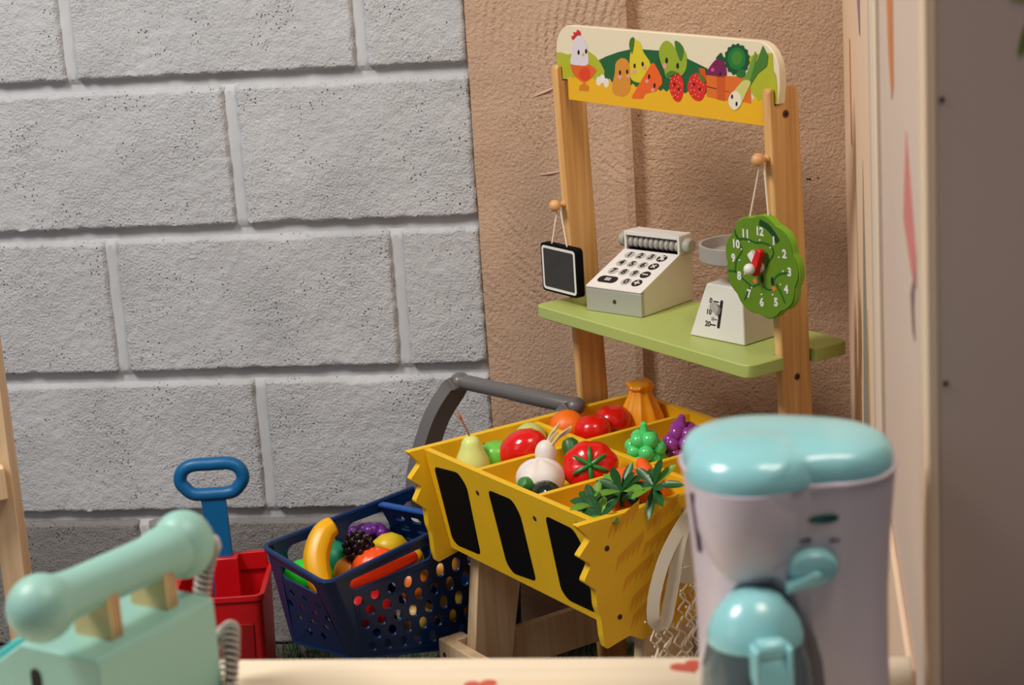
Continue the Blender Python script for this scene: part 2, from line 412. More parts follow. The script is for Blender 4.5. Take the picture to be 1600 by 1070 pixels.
pprint('purple pointed print', [(2.40, 1.20), (2.58, 1.20), (2.44, 1.10), (2.41, 1.10)], (150, 112, 140))
pprint('thin red print by the far edge', [(2.80, 1.05), (2.83, 1.05), (2.84, .90), (2.80, .90)], (188, 110, 80))
pprint('tall grey spike print', [(2.40, .95), (2.62, .30), (2.28, .30)], (142, 140, 126))
pprint('tall cream spike print', [(2.33, .78), (2.42, .30), (2.25, .30)], (196, 160, 104))
pprint('brown spike print', [(2.62, .60), (2.75, .25), (2.55, .25)], (150, 108, 72))

gb = thing('grey_board', 'large out-of-focus greyish brown board with two dark screw holes at the right', 'board')
gb.matrix_world = ROOM
bx = to_room((.2885, 1.30, 0)); 
b = MB(); b.box(bx.x, bx.x + .6, bx.y - .001, bx.y + .045, 0, 1.5); b.build('panel', M['greyboard'], gb, bevel=.001)
b = MB(); b.box(bx.x - .0085, bx.x - .0002, bx.y - .0015, bx.y + .052, 0, 1.5); e_ = b.build('edge_strip', mat('edge_cream', (232, 202, 170), .5), gb, bevel=.002); e_['label'] = 'cream wooden edge'
for px_, pz_ in ((.0035, 1.182), (.0045, .988)):
    b = MB(); disc(b, frame((bx.x + px_, bx.y - .0012, pz_), (1, 0, 0), (0, 0, 1)), .0018, -.0006, .0006); b.build('screw_hole', M['hole'], gb)
for cx_, cz_, sx_, sz_, a_, c_ in ((.057, 1.250, .010, .006, .3, (150, 140, 30)), (.0575, 1.222, .0032, .014, -.3, (92, 112, 40))):
    b = MB(); b.prism(ell(bx.x + cx_, cz_, sx_, sz_, a_), -.0005, 0, lambda p, r_, h: (p, bx.y - .0012 + h, r_))
    b.build('printed_leaf', mat('leafprint_%d' % c_[0], c_, .6), gb)

# ------------------------------------------------------------------ near counter
ct = thing('play_counter', 'pale wooden play counter top with small red hearts in the foreground', 'counter'); ct.matrix_world = ROOM
y1c = to_room((.0, 1.417, 0)).y; y0c = y1c - .40; xr = PX - .0095; xl = xr - .98
b = MB(); b.box(xl, xr, y0c, y1c, .733, .755); b.build('counter_top', M['counter'], ct, bevel=.0015)
for x in (xl + .03, xr - .07):
    for y in (y0c + .03, y1c - .10):
        b = MB(); b.box(x, x + .04, y, y + .04, 0, .733); b.build('leg', M['pale'], ct, bevel=.002)
for y in (y0c + .04, y1c - .09):
    b = MB(); b.box(xl + .07, xr - .07, y, y + .02, .66, .733); b.build('apron', M['pale'], ct, bevel=.001)
def heart(r): return [(r * 16 * sin(t) ** 3 / 16, r * (13 * cos(t) - 5 * cos(2 * t) - 2 * cos(3 * t) - cos(4 * t)) / 16) for t in [2 * pi * k / 28 for k in range(28)]]
for hx, hy, ro in ((-.040, 1.371, .2), (.1155, 1.381, .5), (-.19, 1.335, -.3)):
    q = to_room((hx, hy, 0)); b = MB()
    b.prism([(q.x + a * cos(ro) - c * sin(ro), q.y + a * sin(ro) + c * cos(ro)) for a, c in heart(.0125)], .7551, .7556)
    if hx != -.19: b.build('printed_heart', mat('heart_red', (196, 84, 64), .6), ct)

# ------------------------------------------------------------------ play market stand
YS = -1.004; UC, V0 = -2.243, 1.635
US = Vector((cos(YS), sin(YS), 0)); VS = Vector((-sin(YS), cos(YS), 0)); SO = US * UC + VS * V0
def SW(u, v, z): return SO + US * u + VS * v + Vector((0, 0, z))
st = thing('market_stand', 'wooden play market stand with a green shelf, yellow compartment tray and a painted header board', 'toy stand', SO, YS)
T = .0125
post_prof = [(.0815, 0), (.1335, 0), (.1085, 1.012), (.106, 1.017), (.0815, 1.018), (.0812, .996), (.0675, .994), (.0672, 1.017), (.0595, 1.018), (.0565, 1.012)]
for u in (-.2560, .2325):
    b = MB(); b.prism(post_prof, u, u + .015, lambda a, c, h: (h, a, c)); p_ = b.build('post', M['pine'], st, bevel=.003)
    for vz, rr_ in (((.0850, .982), .0055), ((.0925, .620), .0050)):
        for uu_, sg in ((u + .015, 1), (u, -1)):
            b = MB(); fr = along((uu_, vz[0], vz[1]), (sg, 0, 0)); disc(b, fr, rr_, -.002, .0008); b.build('bolt', M['bolt'], p_, bevel=.0004)
            b = MB(); disc(b, fr, rr_ * .5, .0004, .0012, 6); b.build('bolt_socket', M['hole'], p_)
b = MB(); ln = rrect(-.255, .255, 0, .183, .012)
# shelf outline with a notch for each post
shelf = []
for a, c in [(-.243, 0), (.243, 0), (.251, .004), (.255, .012), (.255, .0635), (.2323, .0635), (.2323, .1195), (.255, .1195), (.255, .171), (.251, .179), (.243, .183), (-.243, .183), (-.251, .179), (-.255, .171), (-.255, .1195), (-.2408, .1195), (-.2408, .0635), (-.255, .0635), (-.255, .012), (-.251, .004)]:
    shelf.append((a, c))
b.prism(shelf, .636, .655); b.build('shelf', M['lime'], st, bevel=.0018)
# header board
b = MB(); hz = [(-.229, .9655), (.229, .9655), (.2292, .997), (.252, .997), (.256, 1.02)]
hz += [(.256 - .04 + .04 * cos(t), 1.038 + .04 * sin(t)) for t in [radians(x) for x in range(0, 91, 15)]]
hz += [(-.256 + .04 - .04 * cos(t), 1.038 + .04 * sin(t)) for t in [radians(x) for x in range(90, -1, -15)]]
hz += [(-.256, 1.02), (-.252, .997), (-.2292, .997)]
board = MB(); board.prism(hz, .0685, .0805, lambda a, c, h: (a, h, c)); header = board.build('header_board', mat('header_cream', (232, 216, 184), .4), st, bevel=.0012)
HM = (0.0026722809, -0.00011797828, -2.7403485, 0.0009894337, -0.0018157721, 1.0231398, 0.00079376462, -0.00018099269)
def hp(x, y):
    w = HM[6] * x + HM[7] * y + 1; return ((HM[0] * x + HM[1] * y + HM[2]) / w, (HM[3] * x + HM[4] * y + HM[5]) / w)
def cA(p): return hp(860 + p[0] / 7.135, 30 + p[1] / 7.135)          # artwork laid out on two drawing grids
def cB(p): return hp(1050 + p[0] / 7.132, 50 + p[1] / 7.132)
def clip_poly(poly, inside, cut):
    out = []
    for i in range(len(poly)):
        a, c = poly[i - 1], poly[i]
        if inside(c):
            if not inside(a): out.append(cut(a, c))
            out.append(c)
        elif inside(a): out.append(cut(a, c))
    return out
def art(name, layers, parent=None, order=1, label=None):
    """layers: (rgb, points, conv, smooth?)"""
    b = MB(); h = .0684 - order * .00012
    for i, (rgb, pts, cv, sm) in enumerate(layers):
        if sm: pts = smooth(pts, 5, True)
        pl = [cv(p) for p in pts]; b.use(mat('paint_%d_%d_%d' % rgb, rgb, .5))
        b.prism(pl, h - .00008 - i * .00006, h - i * .00006, lambda a, c, k: (a, k, c))
    o = b.build(name, None, parent or header)
    if label: o['label'] = label
ltg, dkg, gold = (176, 178, 36), (26, 92, 44), (236, 176, 20)
hill_l = [hp(873, 71), hp(885, 71.5), hp(900, 74), hp(915, 81), hp(930, 92), hp(942, 108), hp(948, 122), hp(889, 122), hp(889, 106), hp(873.5, 104)]
# background: hills and straw as wide painted fields
def field(name, rgb, pts, order): 
    b = MB(); h = .0684 - order * .00012; b.prism(pts, h - .00008, h, lambda a, c, k: (a, k, c)); b.build(name, mat('paint_%d_%d_%d' % rgb, rgb, .5), header)
field('printed_hill', dkg, [cA((540, 455)), cA((620, 415)), cA((760, 365)), cA((880, 338)), cA((1050, 338)), cA((1210, 350)), cB((160, 292)), cB((390, 405)), cB((420, 480)), (.10, .985), (-.19, .985)], 1)
field('printed_hill', ltg, [(-.2545, 1.0355), (-.243, 1.0362), (-.225, 1.034), cA((415, 350)), cA((500, 410)), cA((560, 490)), cA((600, 570)), cA((600, 700)), (-.2285, .975), (-.2285, .9985), (-.2545, .9985)], 2)
field('printed_hill', ltg, [cB((860, 270)), cB((1000, 235)), cB((1120, 235)), (.2455, 1.041), (.2505, 1.035), (.2520, 1.02), (.2510, .9985), (.2285, .9985), (.2285, .985), cB((850, 640))], 2)
straw = [(-.2285, .9662), (.2285, .9662)]
n_ = 64; top = []
for k in range(n_ + 1):
    x = .2285 - .457 * k / n_
    t = (x + .2285) / .457
    zt = .9975 + .002 * sin(t * 9) + (.006 if k % 2 else 0) * random.uniform(.5, 1.2)
    if t > .85: zt -= .001
    top.append((x, zt))
field('printed_straw', gold, straw + top, 3)
eye = lambda cx, cy, cv, k=1: ((30, 12, 10), ell(cx, cy, 13 * k, 28 * k, 0, 12), cv, False)
pink = (232, 150, 150)
art('printed_hen', [((222, 96, 26), [(230, 495), (330, 500), (420, 500), (510, 560), (500, 600), (450, 660), (380, 705), (300, 660), (250, 600)], cA, True),
    ((226, 60, 20), ell(385, 610, 62, 75), cA, False),
    ((222, 210, 214), [(225, 490), (240, 380), (262, 240), (320, 180), (380, 240), (415, 340), (420, 500), (320, 515)], cA, True),
    ((214, 36, 30), [(236, 190), (262, 180), (258, 145), (290, 145), (300, 118), (335, 140), (335, 180), (300, 182), (250, 228)], cA, True),
    eye(316, 370, cA), eye(400, 358, cA), ((222, 170, 40), [(350, 400), (368, 368), (385, 400), (368, 415)], cA, False),
    ((214, 120, 20), [(330, 740), (365, 720), (370, 700), (390, 700), (395, 725), (430, 745), (425, 800), (320, 790)], cA, False)], order=4, label='white and orange hen')
art('printed_egg', [((236, 222, 206), ell(540, 690, 30, 52), cA, False), ((240, 228, 214), ell(580, 665, 30, 50), cA, False), ((236, 222, 206), ell(625, 710, 30, 52), cA, False)], order=4, label='three white eggs')
art('printed_potato', [((216, 140, 40), [(690, 740), (720, 600), (730, 490), (790, 435), (850, 450), (885, 520), (890, 640), (890, 790), (820, 860), (740, 850), (700, 820)], cA, True),
    eye(778, 595, cA), eye(858, 585, cA), (pink, ell(775, 645, 24, 22), cA, False), (pink, ell(870, 635, 22, 22), cA, False)], order=5)
art('printed_pear', [((218, 196, 30), [(885, 620), (885, 440), (905, 320), (945, 235), (1000, 260), (1040, 370), (1110, 480), (1110, 600), (1030, 700), (930, 690)], cA, True),
    ((66, 110, 30), [(880, 300), (890, 225), (925, 200), (940, 250), (920, 370), (905, 380)], cA, True),
    eye(940, 520, cA), eye(1030, 500, cA), (pink, ell(938, 585, 26, 24), cA, False), (pink, ell(1050, 540, 22, 22), cA, False)], order=4)
art('printed_pumpkin', [((150, 168, 34), [(1210, 380), (1240, 280), (1290, 240), (1340, 260), (1400, 320), (1480, 330), (1520, 420), (1510, 560), (1430, 650), (1300, 650), (1250, 540)], cA, True),
    ((66, 116, 38), [(1385, 270), (1400, 240), (1450, 270), (1490, 350), (1460, 470), (1420, 400)], cA, True),
    eye(1297, 460, cA, 1.2), eye(1420, 520, cA, 1.2), (pink, ell(1275, 520, 22, 34), cA, False), ((26, 84, 40), [(1185, 500), (1200, 450), (1260, 540), (1280, 640), (1240, 640)], cA, True)], order=4, label='green fruit with a leaf')
art('printed_watermelon', [((236, 96, 24), [(1130, 490), (1160, 490), (1245, 640), (1250, 720), (1180, 800), (1060, 830), (1030, 885), (920, 885), (910, 860)], cA, False),
    eye(1103, 640, cA), eye(1163, 740, cA), (pink, ell(1080, 690, 20, 20), cA, False), (pink, ell(1145, 790, 18, 22), cA, False)], order=6, label='orange slice of fruit')
def berry(cx, cy, cv, rx, ry, leaf):
    L_ = [((218, 36, 32), [(cx - rx, cy - ry * .2), (cx - rx * .6, cy - ry * .85), (cx + rx * .2, cy - ry), (cx + rx * .95, cy - ry * .4), (cx + rx, cy + ry * .3), (cx + rx * .5, cy + ry), (cx - rx * .3, cy + ry * .95), (cx - rx * .9, cy + ry * .4)], cv, True)]
    for k in range(16):
        a = k * 2.4; q_ = .2 + .65 * (k / 16) ** .5
        L_.append(((240, 190, 90), ell(cx + rx * q_ * cos(a), cy + ry * q_ * sin(a), 6, 7, 0, 6), cv, False))
    L_ += [((110, 10, 20), ell(cx - rx * .3, cy - ry * .2, 11, 20, 0, 10), cv, False), ((110, 10, 20), ell(cx + rx * .35, cy + ry * .15, 11, 20, 0, 10), cv, False), ((70, 120, 40), leaf, cv, True)]
    return L_
art('printed_strawberry', berry(55, 610, cB, 78, 158, [(-60, 470), (0, 430), (70, 455), (20, 480), (-40, 500)]), order=7)
art('printed_strawberry', berry(280, 610, cB, 100, 150, [(300, 455), (330, 470), (380, 540), (370, 560), (330, 530)]), order=7)
art('printed_crate', [((222, 108, 30), [(380, 480), (860, 500), (870, 600), (885, 800), (800, 780), (560, 760), (390, 720)], cB, False), ((70, 30, 14), [(385, 600), (640, 665), (640, 672), (385, 612)], cB, False),
    ((206, 84, 24), [(500, 480), (595, 490), (595, 770), (505, 750)], cB, False), ((206, 84, 24), [(300, 400), (370, 410), (390, 560), (340, 560)], cB, False)], order=5, label='orange wooden crate')
art('printed_aubergine', [((120, 24, 76), [(385, 465), (420, 390), (500, 300), (560, 310), (600, 380), (600, 495), (480, 490)], cB, True), ((22, 76, 30), [(490, 295), (520, 255), (550, 230), (565, 260), (590, 300), (580, 340), (530, 300)], cB, True),
    ((210, 80, 130), ell(455, 420, 20, 22), cB, False), eye(540, 465, cB, .8)], order=6)
_br = []
for k in range(30):
    a = 2 * pi * k / 30; q_ = 1 + (.05 if k % 2 else -.05); _br.append((725 + 138 * q_ * cos(a), 305 + 172 * q_ * sin(a)))
art('printed_cabbage', [((12, 78, 36), _br, cB, True), ((28, 116, 50), ell(725, 295, 100, 125), cB, False), ((70, 130, 40), ell(725, 290, 60, 80), cB, False), ((34, 110, 40), [(720, 480), (740, 430), (790, 410), (820, 440), (800, 500), (750, 505)], cB, True)], order=7, label='round green cabbage')
art('printed_leek', [((70, 120, 40), [(800, 600), (860, 480), (960, 300), (1015, 150), (1075, 270), (1060, 380), (960, 460), (870, 600)], cB, False),
    ((110, 150, 50), [(780, 560), (850, 430), (930, 210), (950, 260), (900, 450), (850, 600)], cB, False),
    ((206, 200, 110), [(640, 740), (700, 650), (800, 540), (880, 560), (820, 700), (760, 830), (700, 870), (650, 820)], cB, True), ((236, 222, 196), [(635, 740), (690, 660), (760, 690), (770, 800), (700, 868), (645, 820)], cB, True),
    eye(675, 720, cB, .95), eye(725, 800, cB, .95)], order=8)

# tray: end panels with toothed edges
ZR = .487
ends = [(-.268, ZR), (-.2475, .464), (-.2675, .444), (-.2485, .429), (-.262, .408), (-.2435, .392), (-.2425, .366), (-.2375, .352), (-.2355, .322), (-.2315, .304), (-.192, .313), (-.170, .3), (-.149, .311), (-.118, .300), (-.085, .312), (-.05, .302), (-.02, .311), (.02, .30), (.06, .311), (.10, .302), (.14, .311), (.17, .303), (.166, .345), (.180, .372), (.166, .405), (.181, .432), (.168, .462), (.178, ZR)]
for sgn in (-1, 1):
    u0_, u1_ = (-.2225, -.2105) if sgn < 0 else (.2105, .2225)
    b = MB(); b.prism(roundpoly(ends, .004), u0_, u1_, lambda a, c, h: (h, a, c)); e_ = b.build('end_panel', M['yellow'], st, bevel=.0015)
    if sgn > 0:
        random.seed(3)
        for y_, z_, w_ in ((-.215, .470, .05), (-.150, .462, .05), (-.205, .425, .045), (-.160, .432, .06), (-.195, .392, .05), (-.140, .395, .055), (-.185, .362, .045), (-.145, .352, .05), (-.10, .44, .05), (-.10, .38, .05), (-.185, .336, .04), (-.12, .325, .04)):
            n2 = 5; bottom = []
            for i in range(n2):
                bottom += [(y_ + w_ * i / n2 - .006, z_ + .020 * i / n2 - .012 - .006 * random.random()), (y_ + w_ * (i + .75) / n2, z_ + .020 * i / n2 + .001)]
            topc = [(y_ + w_ * k / 6, z_ + .004 + .026 * k / 6) for k in range(6, -1, -1)]
            lays = MB(); lays.prism(bottom + topc, .2226, .2228, lambda a, c, h: (h, a, c))
            o = lays.build('printed_feather', mat('feather_orange', (224, 158, 18), .5), e_)
    for vz in ((-.222, .445), (-.207, .344)):
        b = MB(); fr = along(((u1_ if sgn > 0 else u0_), vz[0], vz[1]), (sgn, 0, 0)); disc(b, fr, .004, -.002, .0007); b.build('bolt', M['bolt'], e_, bevel=.0003)
        b = MB(); disc(b, fr, .002, .0005, .0011, 6); b.build('bolt_socket', M['hole'], e_)
# front panel leaning slightly
def FP(a, c, h):  # a = u, c = height, h = outward
    t = (ZR - .001 - c) / .165
    return (a, -.2405 + .034 * t - h, c)
b = MB(); b.prism([(-.2104, .322), (.2104, .322), (.2104, ZR - .001), (-.2104, ZR - .001)], -.0105, .0, FP); fpn = b.build('front_panel', M['yellow'], st, bevel=.001)
wins = [[(-.192, .462), (-.122, .470), (-.106, .452), (-.1195, .336), (-.186, .333), (-.197, .341)],
        [(-.044, .463), (.018, .464), (.031, .444), (.0275, .338), (-.034, .332), (-.046, .345)],
        [(.100, .462), (.165, .460), (.178, .440), (.171, .334), (.105, .333), (.092, .345)]]
for w_ in wins:
    r_ = [w_[0], w_[1], w_[2], w_[3], w_[4], w_[5]]
    b = MB(); b.prism(roundpoly(r_, .009, 4), -.001, .0006, FP); o = b.build('chalk_patch', M['black'], st if False else fpn); o['label'] = 'matte black slanted patch'
for u in (-.078, .069):
    b = MB(); p0 = Vector(FP(u, .449, 0)); fr = along(p0, (0, -1, -.2)); disc(b, fr, .004, -.002, .0007); b.build('bolt', M['bolt'], fpn, bevel=.0003)
    b = MB(); disc(b, fr, .002, .0005, .0011, 6); b.build('bolt_socket', M['hole'], fpn)
b = MB(); b.box(-.2104, .2104, .1535, .1655, .322, ZR - .001); b.build('rear_panel', M['yellow'], st, bevel=.001)
b = MB(); b.box(-.2104, .2104, -.2140, .1534, .4335, .445); b.build('tray_bottom', M['yellow'], st)
for u in (-.0795, .0755):
    b = MB(); b.box(u - .0045, u + .0045, -.2285, .1534, .4452, ZR - .003); b.build('divider', M['yellow'], st, bevel=.001)
for a0, a1 in ((-.2104, -.0842), (-.0748, .0708), (.0802, .2104)):
    b = MB(); b.box(a0, a1, -.0435, -.0345, .4452, ZR - .003); b.build('divider', M['yellow'], st, bevel=.001)
# lower frame
for u in (-.2225, .1980):
    b = MB(); b.prism([(-.203, 0), (-.142, 0), (-.078, .322), (-.10, .385), (-.140, .385), (-.1665, .300)], u, u + .024, lambda a, c, h: (h, a, c)); b.build('leg', M['pale'], st, bevel=.0015)
    b = MB(); b.box(u + .004, u + .018, -.128, .080, .096, .163); b.build('side_rail', M['pale'], st, bevel=.001)
b = MB(); b.box(-.249, .249, -.2195, -.1995, .088, .165); fr_ = b.build('front_rail', M['pale'], st, bevel=.002)
b = MB(); b.box(-.249, -.225, -.1995, -.176, .088, .165); b.build('rail_block', M['pale'], st, bevel=.002)
b = MB(); fr = along((-.232, -.2195, .143), (0, -1, 0)); disc(b, fr, .0042, -.002, .0007); b.build('bolt', M['bolt'], st)
b = MB(); b.box(-.2255, .2255, .125, .137, .096, .163); b.build('rear_rail', M['pale'], st, bevel=.001)
for u, z in ((-.2485, .804), (.2400, .926)):
    vf = .0565 + (1.012 - z) * .0250
    b = MB(); fr = along((u, vf, z), (0, -1, 0)); b.lathe([(0, -.001), (.0052, -.001), (.0052, .003), (.0032, .004), (.0032, .013), (0, .013)], fr, 16); b.ball((u, vf - .017, z), .0092); b.build('peg', M['peg'], st)

# ------------------------------------------------------------------ things on the shelf
# hanging little chalkboard
cb = thing('hanging_chalkboard', 'small black chalkboard with a thin white border hanging on a string from the left post', 'chalkboard', SW(-.2225, .0345, .7095), YS + .03)
b = MB(); b.prism(rrect(-.046, .046, -.038, .038, .007), -.0065, .0065, lambda a, c, h: (a, h, c)); b.build('frame', M['black'], cb, bevel=.0022)
b = MB(); b.prism(rrect(-.0425, .0425, -.0345, .0345, .006), -.0072, -.0064, lambda a, c, h: (a, h, c), [rrect(-.0385, .0385, -.0305, .0305, .003)]); b.build('border', M['white'], cb)
b = MB(); b.prism(rrect(-.0384, .0384, -.0304, .0304, .003), -.0069, -.0064, lambda a, c, h: (a, h, c)); b.build('slate', M['slate'], cb)
b = MB(); b.tube([(-.022, -.002, .036), (-.0285, .0185, .093), (-.0260, .0195, .0985), (-.0235, .0185, .093), (.018, -.002, .036)], .0011, 8); b.build('string', M['string'], cb)

# cash register
ra = radians(15); rg = thing('toy_cash_register', 'white and silver wooden toy cash register with number keys on the green shelf', 'cash register', SW(-.061, .062, .655), YS + ra)
W_ = .106
b = MB(); b.prism([(.0075, .0005), (.128, .0005), (.128, .075), (.0985, .075), (.0075, .0395)], -W_, 0, lambda a, c, h: (h, a, c)); b.build('housing', mat('register_cream', (214, 208, 186), .45), rg, bevel=.001)
b = MB(); b.box(-W_ + .0002, -.0002, .0, .0073, .0005, .0355); fr_ = b.build('drawer_front', M['silver'], rg, bevel=.0008)
b = MB(); disc(b, along((-W_ / 2 + .002, 0, .019), (0, -1, 0)), .0034, -.002, .0004); b.build('keyhole', M['bolt'], fr_)
sl = Vector((0, .091, .0355)).normalized(); kf = frame((-W_, .0002, .0364), (1, 0, 0), sl)
b = MB(); b.prism(rrect(0, W_, 0, .105, .002), .0, .002, None, (), kf); kp = b.build('key_plate', M['white'], rg, bevel=.0006)
keys = [['1', '2', '3', '%'], ['4', '5', '6', '\u00d7'], ['7', '8', '9', '\u2212'], ['=', None, '0', '+']]
for r_ in range(4):
    for c_ in range(4):
        ch = keys[r_][c_]
        if ch is None: continue
        x = .0215 + c_ * .0205; y = .090 - r_ * .0225; dark = c_ == 3 or ch == '='
        b = MB()
        if ch == '=': b.prism(rrect(x - .012, x + .0235, y - .0085, y + .0085, .0075), .002, .0024, None, (), kf); x += .006
        else: b.prism(ell(x, y, .0088, .0088), .002, .0024, None, (), kf)
        k_ = b.build('key', M['ink'] if dark else M['keygrey'], kp)
        if dark: k_['label'] = 'black key'
        t = MB(); tf = kf @ Matrix.Translation((x, y + .0002, .0027))
        wm = M['white'] if dark else M['ink']
        if ch in '\u00d7\u2212+=':
            t.use(wm); w2 = .0052; h2 = .0011
            bars = {'\u2212': [(0, 0, 0)], '+': [(0, 0, 0), (0, 0, pi / 2)], '\u00d7': [(0, 0, pi / 4), (0, 0, -pi / 4)], '=': [(0, .002, 0), (0, -.002, 0)]}[ch]
            for bx_, by_, an in bars: t.box(-w2, w2, -h2, h2, -.0002, .0002 if an == 0 else .0003, tf @ Matrix.Translation((bx_, by_, 0)) @ Matrix.Rotation(an, 4, 'Z'))
        else: text(t, ch, tf, .0165, wm, bold=.0004)
        t.build('symbol', wm, k_)
# display head with rollers
b = MB(); y0_, y1_, z0_, z1_ = .0975, .1285, .0752, .1045
b.box(-W_, -W_ + .004, y0_, y1_, z0_, z1_); b.box(-.004, 0, y0_, y1_, z0_, z1_); b.box(-W_ + .004, -.004, y0_, y1_, z1_ - .0065, z1_); b.box(-W_ + .004, -.004, y1_ - .006, y1_, z0_, z1_ - .0065)
hd = b.build('display_head', M['white'], rg, bevel=.0008)
b = MB(); b.box(-W_ + .004, -.004, y1_ - .0062, y1_ - .006, z0_, z1_ - .0066); b.box(-W_ + .004, -.004, y0_ + .002, y1_ - .006, z0_, z0_ + .0006); b.build('display_lining', M['black'], rg)
for k in range(10):
    x = -W_ + .0088 + k * (W_ - .0176) / 9
    b = MB(); b.lathe([(0, -.0044), (.0062, -.0044), (.0088, -.0022), (.0092, 0), (.0088, .0022), (.0062, .0044), (0, .0044)], along((x, y0_ + .0105, z0_ + .0112), (1, 0, 0)), 20); b.build('roller', M['silver2'], rg)
for x, s_ in ((0, 1), (-W_, -1)):
    b = MB(); b.lathe([(0, 0), (.0085, 0), (.0085, .003), (.0115, .0035), (.0115, .0125), (.0095, .0145), (0, .0145)], along((x, y0_ + .013, z0_ + .013), (s_, 0, 0)), 24); b.build('roller_knob', M['silver'], rg)

# kitchen scale
sa = radians(8); sc = thing('toy_scale', 'white tapered toy weighing scale with a round grey dish behind the green clock', 'scale', SW(.1143, .1073, .655), YS + sa)
b = MB(); B_, Tt, Hh = .0525, .0335, .0755
vv = [(-B_, -B_, .0005), (B_, -B_, .0005), (B_, B_, .0005), (-B_, B_, .0005), (-Tt, -Tt, Hh), (Tt, -Tt, Hh), (Tt, Tt, Hh), (-Tt, Tt, Hh)]
b.add(vv, [(0, 3, 2, 1), (4, 5, 6, 7), (0, 1, 5, 4), (1, 2, 6, 5), (2, 3, 7, 6), (3, 0, 4, 7)]); b.build('body', mat('scale_white', (224, 218, 206), .45), sc, bevel=.002)
b = MB(); disc(b, Matrix.Translation((0, 0, Hh)), .017, 0, .0008, 24); b.build('stem_plate', M['silver2'], sc)
b = MB(); b.lathe([(0, Hh), (.006, Hh), (.006, .107), (0, .107)], None, 16); b.build('stem', M['silver2'], sc)
b = MB(); b.lathe([(0, .107), (.053, .107), (.056, .110), (.0565, .132), (.0525, .132), (.052, .117), (0, .116)], None, 40); b.build('dish', M['silver2'], sc, bevel=.0006)
sf = frame((0, -.0435, .0365), (1, 0, 0), Vector((0, .019, .075)).normalized())
b = MB(); b.prism(rrect(-.0025, .0025, -.020, .020, .0024), -.0002, .0004, None, (), sf); sl_ = b.build('slot', M['hole'], sc)
b = MB(); b.prism([(-.0165, .010), (-.013, .0155), (-.004, .0135), (.0015, .007), (.0005, -.001), (-.010, .0025), (-.015, .006)], .0004, .0075, None, (), sf); b.build('pointer', M['silver2'], sc, bevel=.001)
for s_, y in (('0', .0165), ('20', -.0165)):
    b = MB(); text(b, s_, sf @ Matrix.Translation((-.0205, y, .0003)), .0105, M['ink'], bold=.0002); b.box(-.0155, -.0055, y - .0009, y + .0009, .0, .0004, sf); b.build('scale_mark', M['ink'], sc)
b = MB(); text(b, '10', sf @ Matrix.Translation((-.0215, .0005, .0003)), .0105, M['ink'], bold=.0002); b.build('scale_mark', M['ink'], sc)
b = MB(); text(b, '15', sf @ Matrix.Translation((-.0125, -.0085, .0003)), .006, M['ink'], bold=.0001); b.box(-.0085, -.0045, -.0092, -.008, 0, .0004, sf); b.build('scale_mark', M['ink'], sc)

# clock shaped like a lettuce
GR = (96, 134, 22)
ck = thing('lettuce_clock', 'green lettuce-shaped toy clock with red and white hands, hanging from the right post', 'clock', SW(.2550, .034, .7865), YS + .05)
def lobed(r, n=9, amp=.07, ph=.3, N=108): return [(r * (1 + amp * abs(sin(n / 2 * (t + ph))) - amp * .4) * cos(t), r * (1 + amp * abs(sin(n / 2 * (t + ph))) - amp * .4) * sin(t) * .99) for t in [2 * pi * k / N for k in range(N)]]
pf = lambda a, c, h: (a, h, c)
b = MB(); b.prism(lobed(.0685), -.0045, .0055, pf); b.build('rim', mat('clock_rim', (122, 172, 24), .4), ck, bevel=.001)
b = MB(); b.use(mat('clock_green', GR, .5, var=.05, vscale=50)); b.prism(lobed(.0672), -.0062, -.0046, pf); b.build('face_plate', None, ck, bevel=.0005)
dk = mat('clock_dark', (24, 92, 26), .5)
def stroke(pts, w): # leaf outlines
    b_ = MB(); b_.tube([(x, -.0062, z) for x, z in smooth(pts, 6)], None, flat=(w, .0006, (0, -1, 0))); return b_
zl = lambda pts: [((x - 640) / 4160, (392 - y) / 5200) for x, y in pts]
lines = [zl(q_) for q_ in ([(440, 190), (470, 225), (510, 215), (560, 220), (610, 228), (660, 220), (720, 230), (745, 265), (735, 305), (700, 350), (682, 392)],
    [(436, 165), (450, 200), (480, 265), (492, 300), (470, 340), (440, 390), (430, 470)], [(372, 468), (430, 465), (500, 510), (560, 545), (590, 535), (625, 515)], [(560, 545), (530, 590), (500, 655)],
    [(650, 525), (700, 545), (738, 520), (745, 465), (785, 420), (860, 396)], [(758, 490), (800, 560), (825, 615)])]
for l_ in lines: stroke(l_, .0027).build('leaf_line', dk, ck)
stroke(zl([(640, 78), (700, 100), (745, 140), (785, 195)]), .0085).build('leaf_line', mat('clock_deep', (4, 66, 24), .5), ck)
b = MB(); b.prism(ell(0, 0, .0225, .026), -.0064, -.0062, pf); 
for n_, (x, z) in {'12': (.0, .0505), '1': (.0265, .0405), '2': (.046, .0245), '3': (.0545, .0), '4': (.0475, -.0255), '5': (.0275, -.0475), '6': (.0, -.052), '7': (-.0245, -.0435), '8': (-.0425, -.020), '9': (-.053, .0045), '10': (-.047, .026), '11': (-.0275, .0435)}.items():
    b = MB(); text(b, n_, frame((x, -.0066, z * .94), (1, 0, 0), (0, 0, 1)), .0155, M['white'], bold=.0006); b.build('numeral', M['white'], ck)
    r_ = hypot(x, z); b = MB(); disc(b, along((x * (r_ - .012) / r_, -.0063, z * .94 * (r_ - .012) / r_), (0, -1, 0)), .0013, -.0003, .0006, 8); b.build('minute_dot', M['white'], ck)
for x, z in ((.002, -.016), (.0215, -.0165)):
    b = MB(); b.prism(ell(x, z, .0026, .0058), -.0067, -.006, pf); b.build('eye', M['ink'], ck)
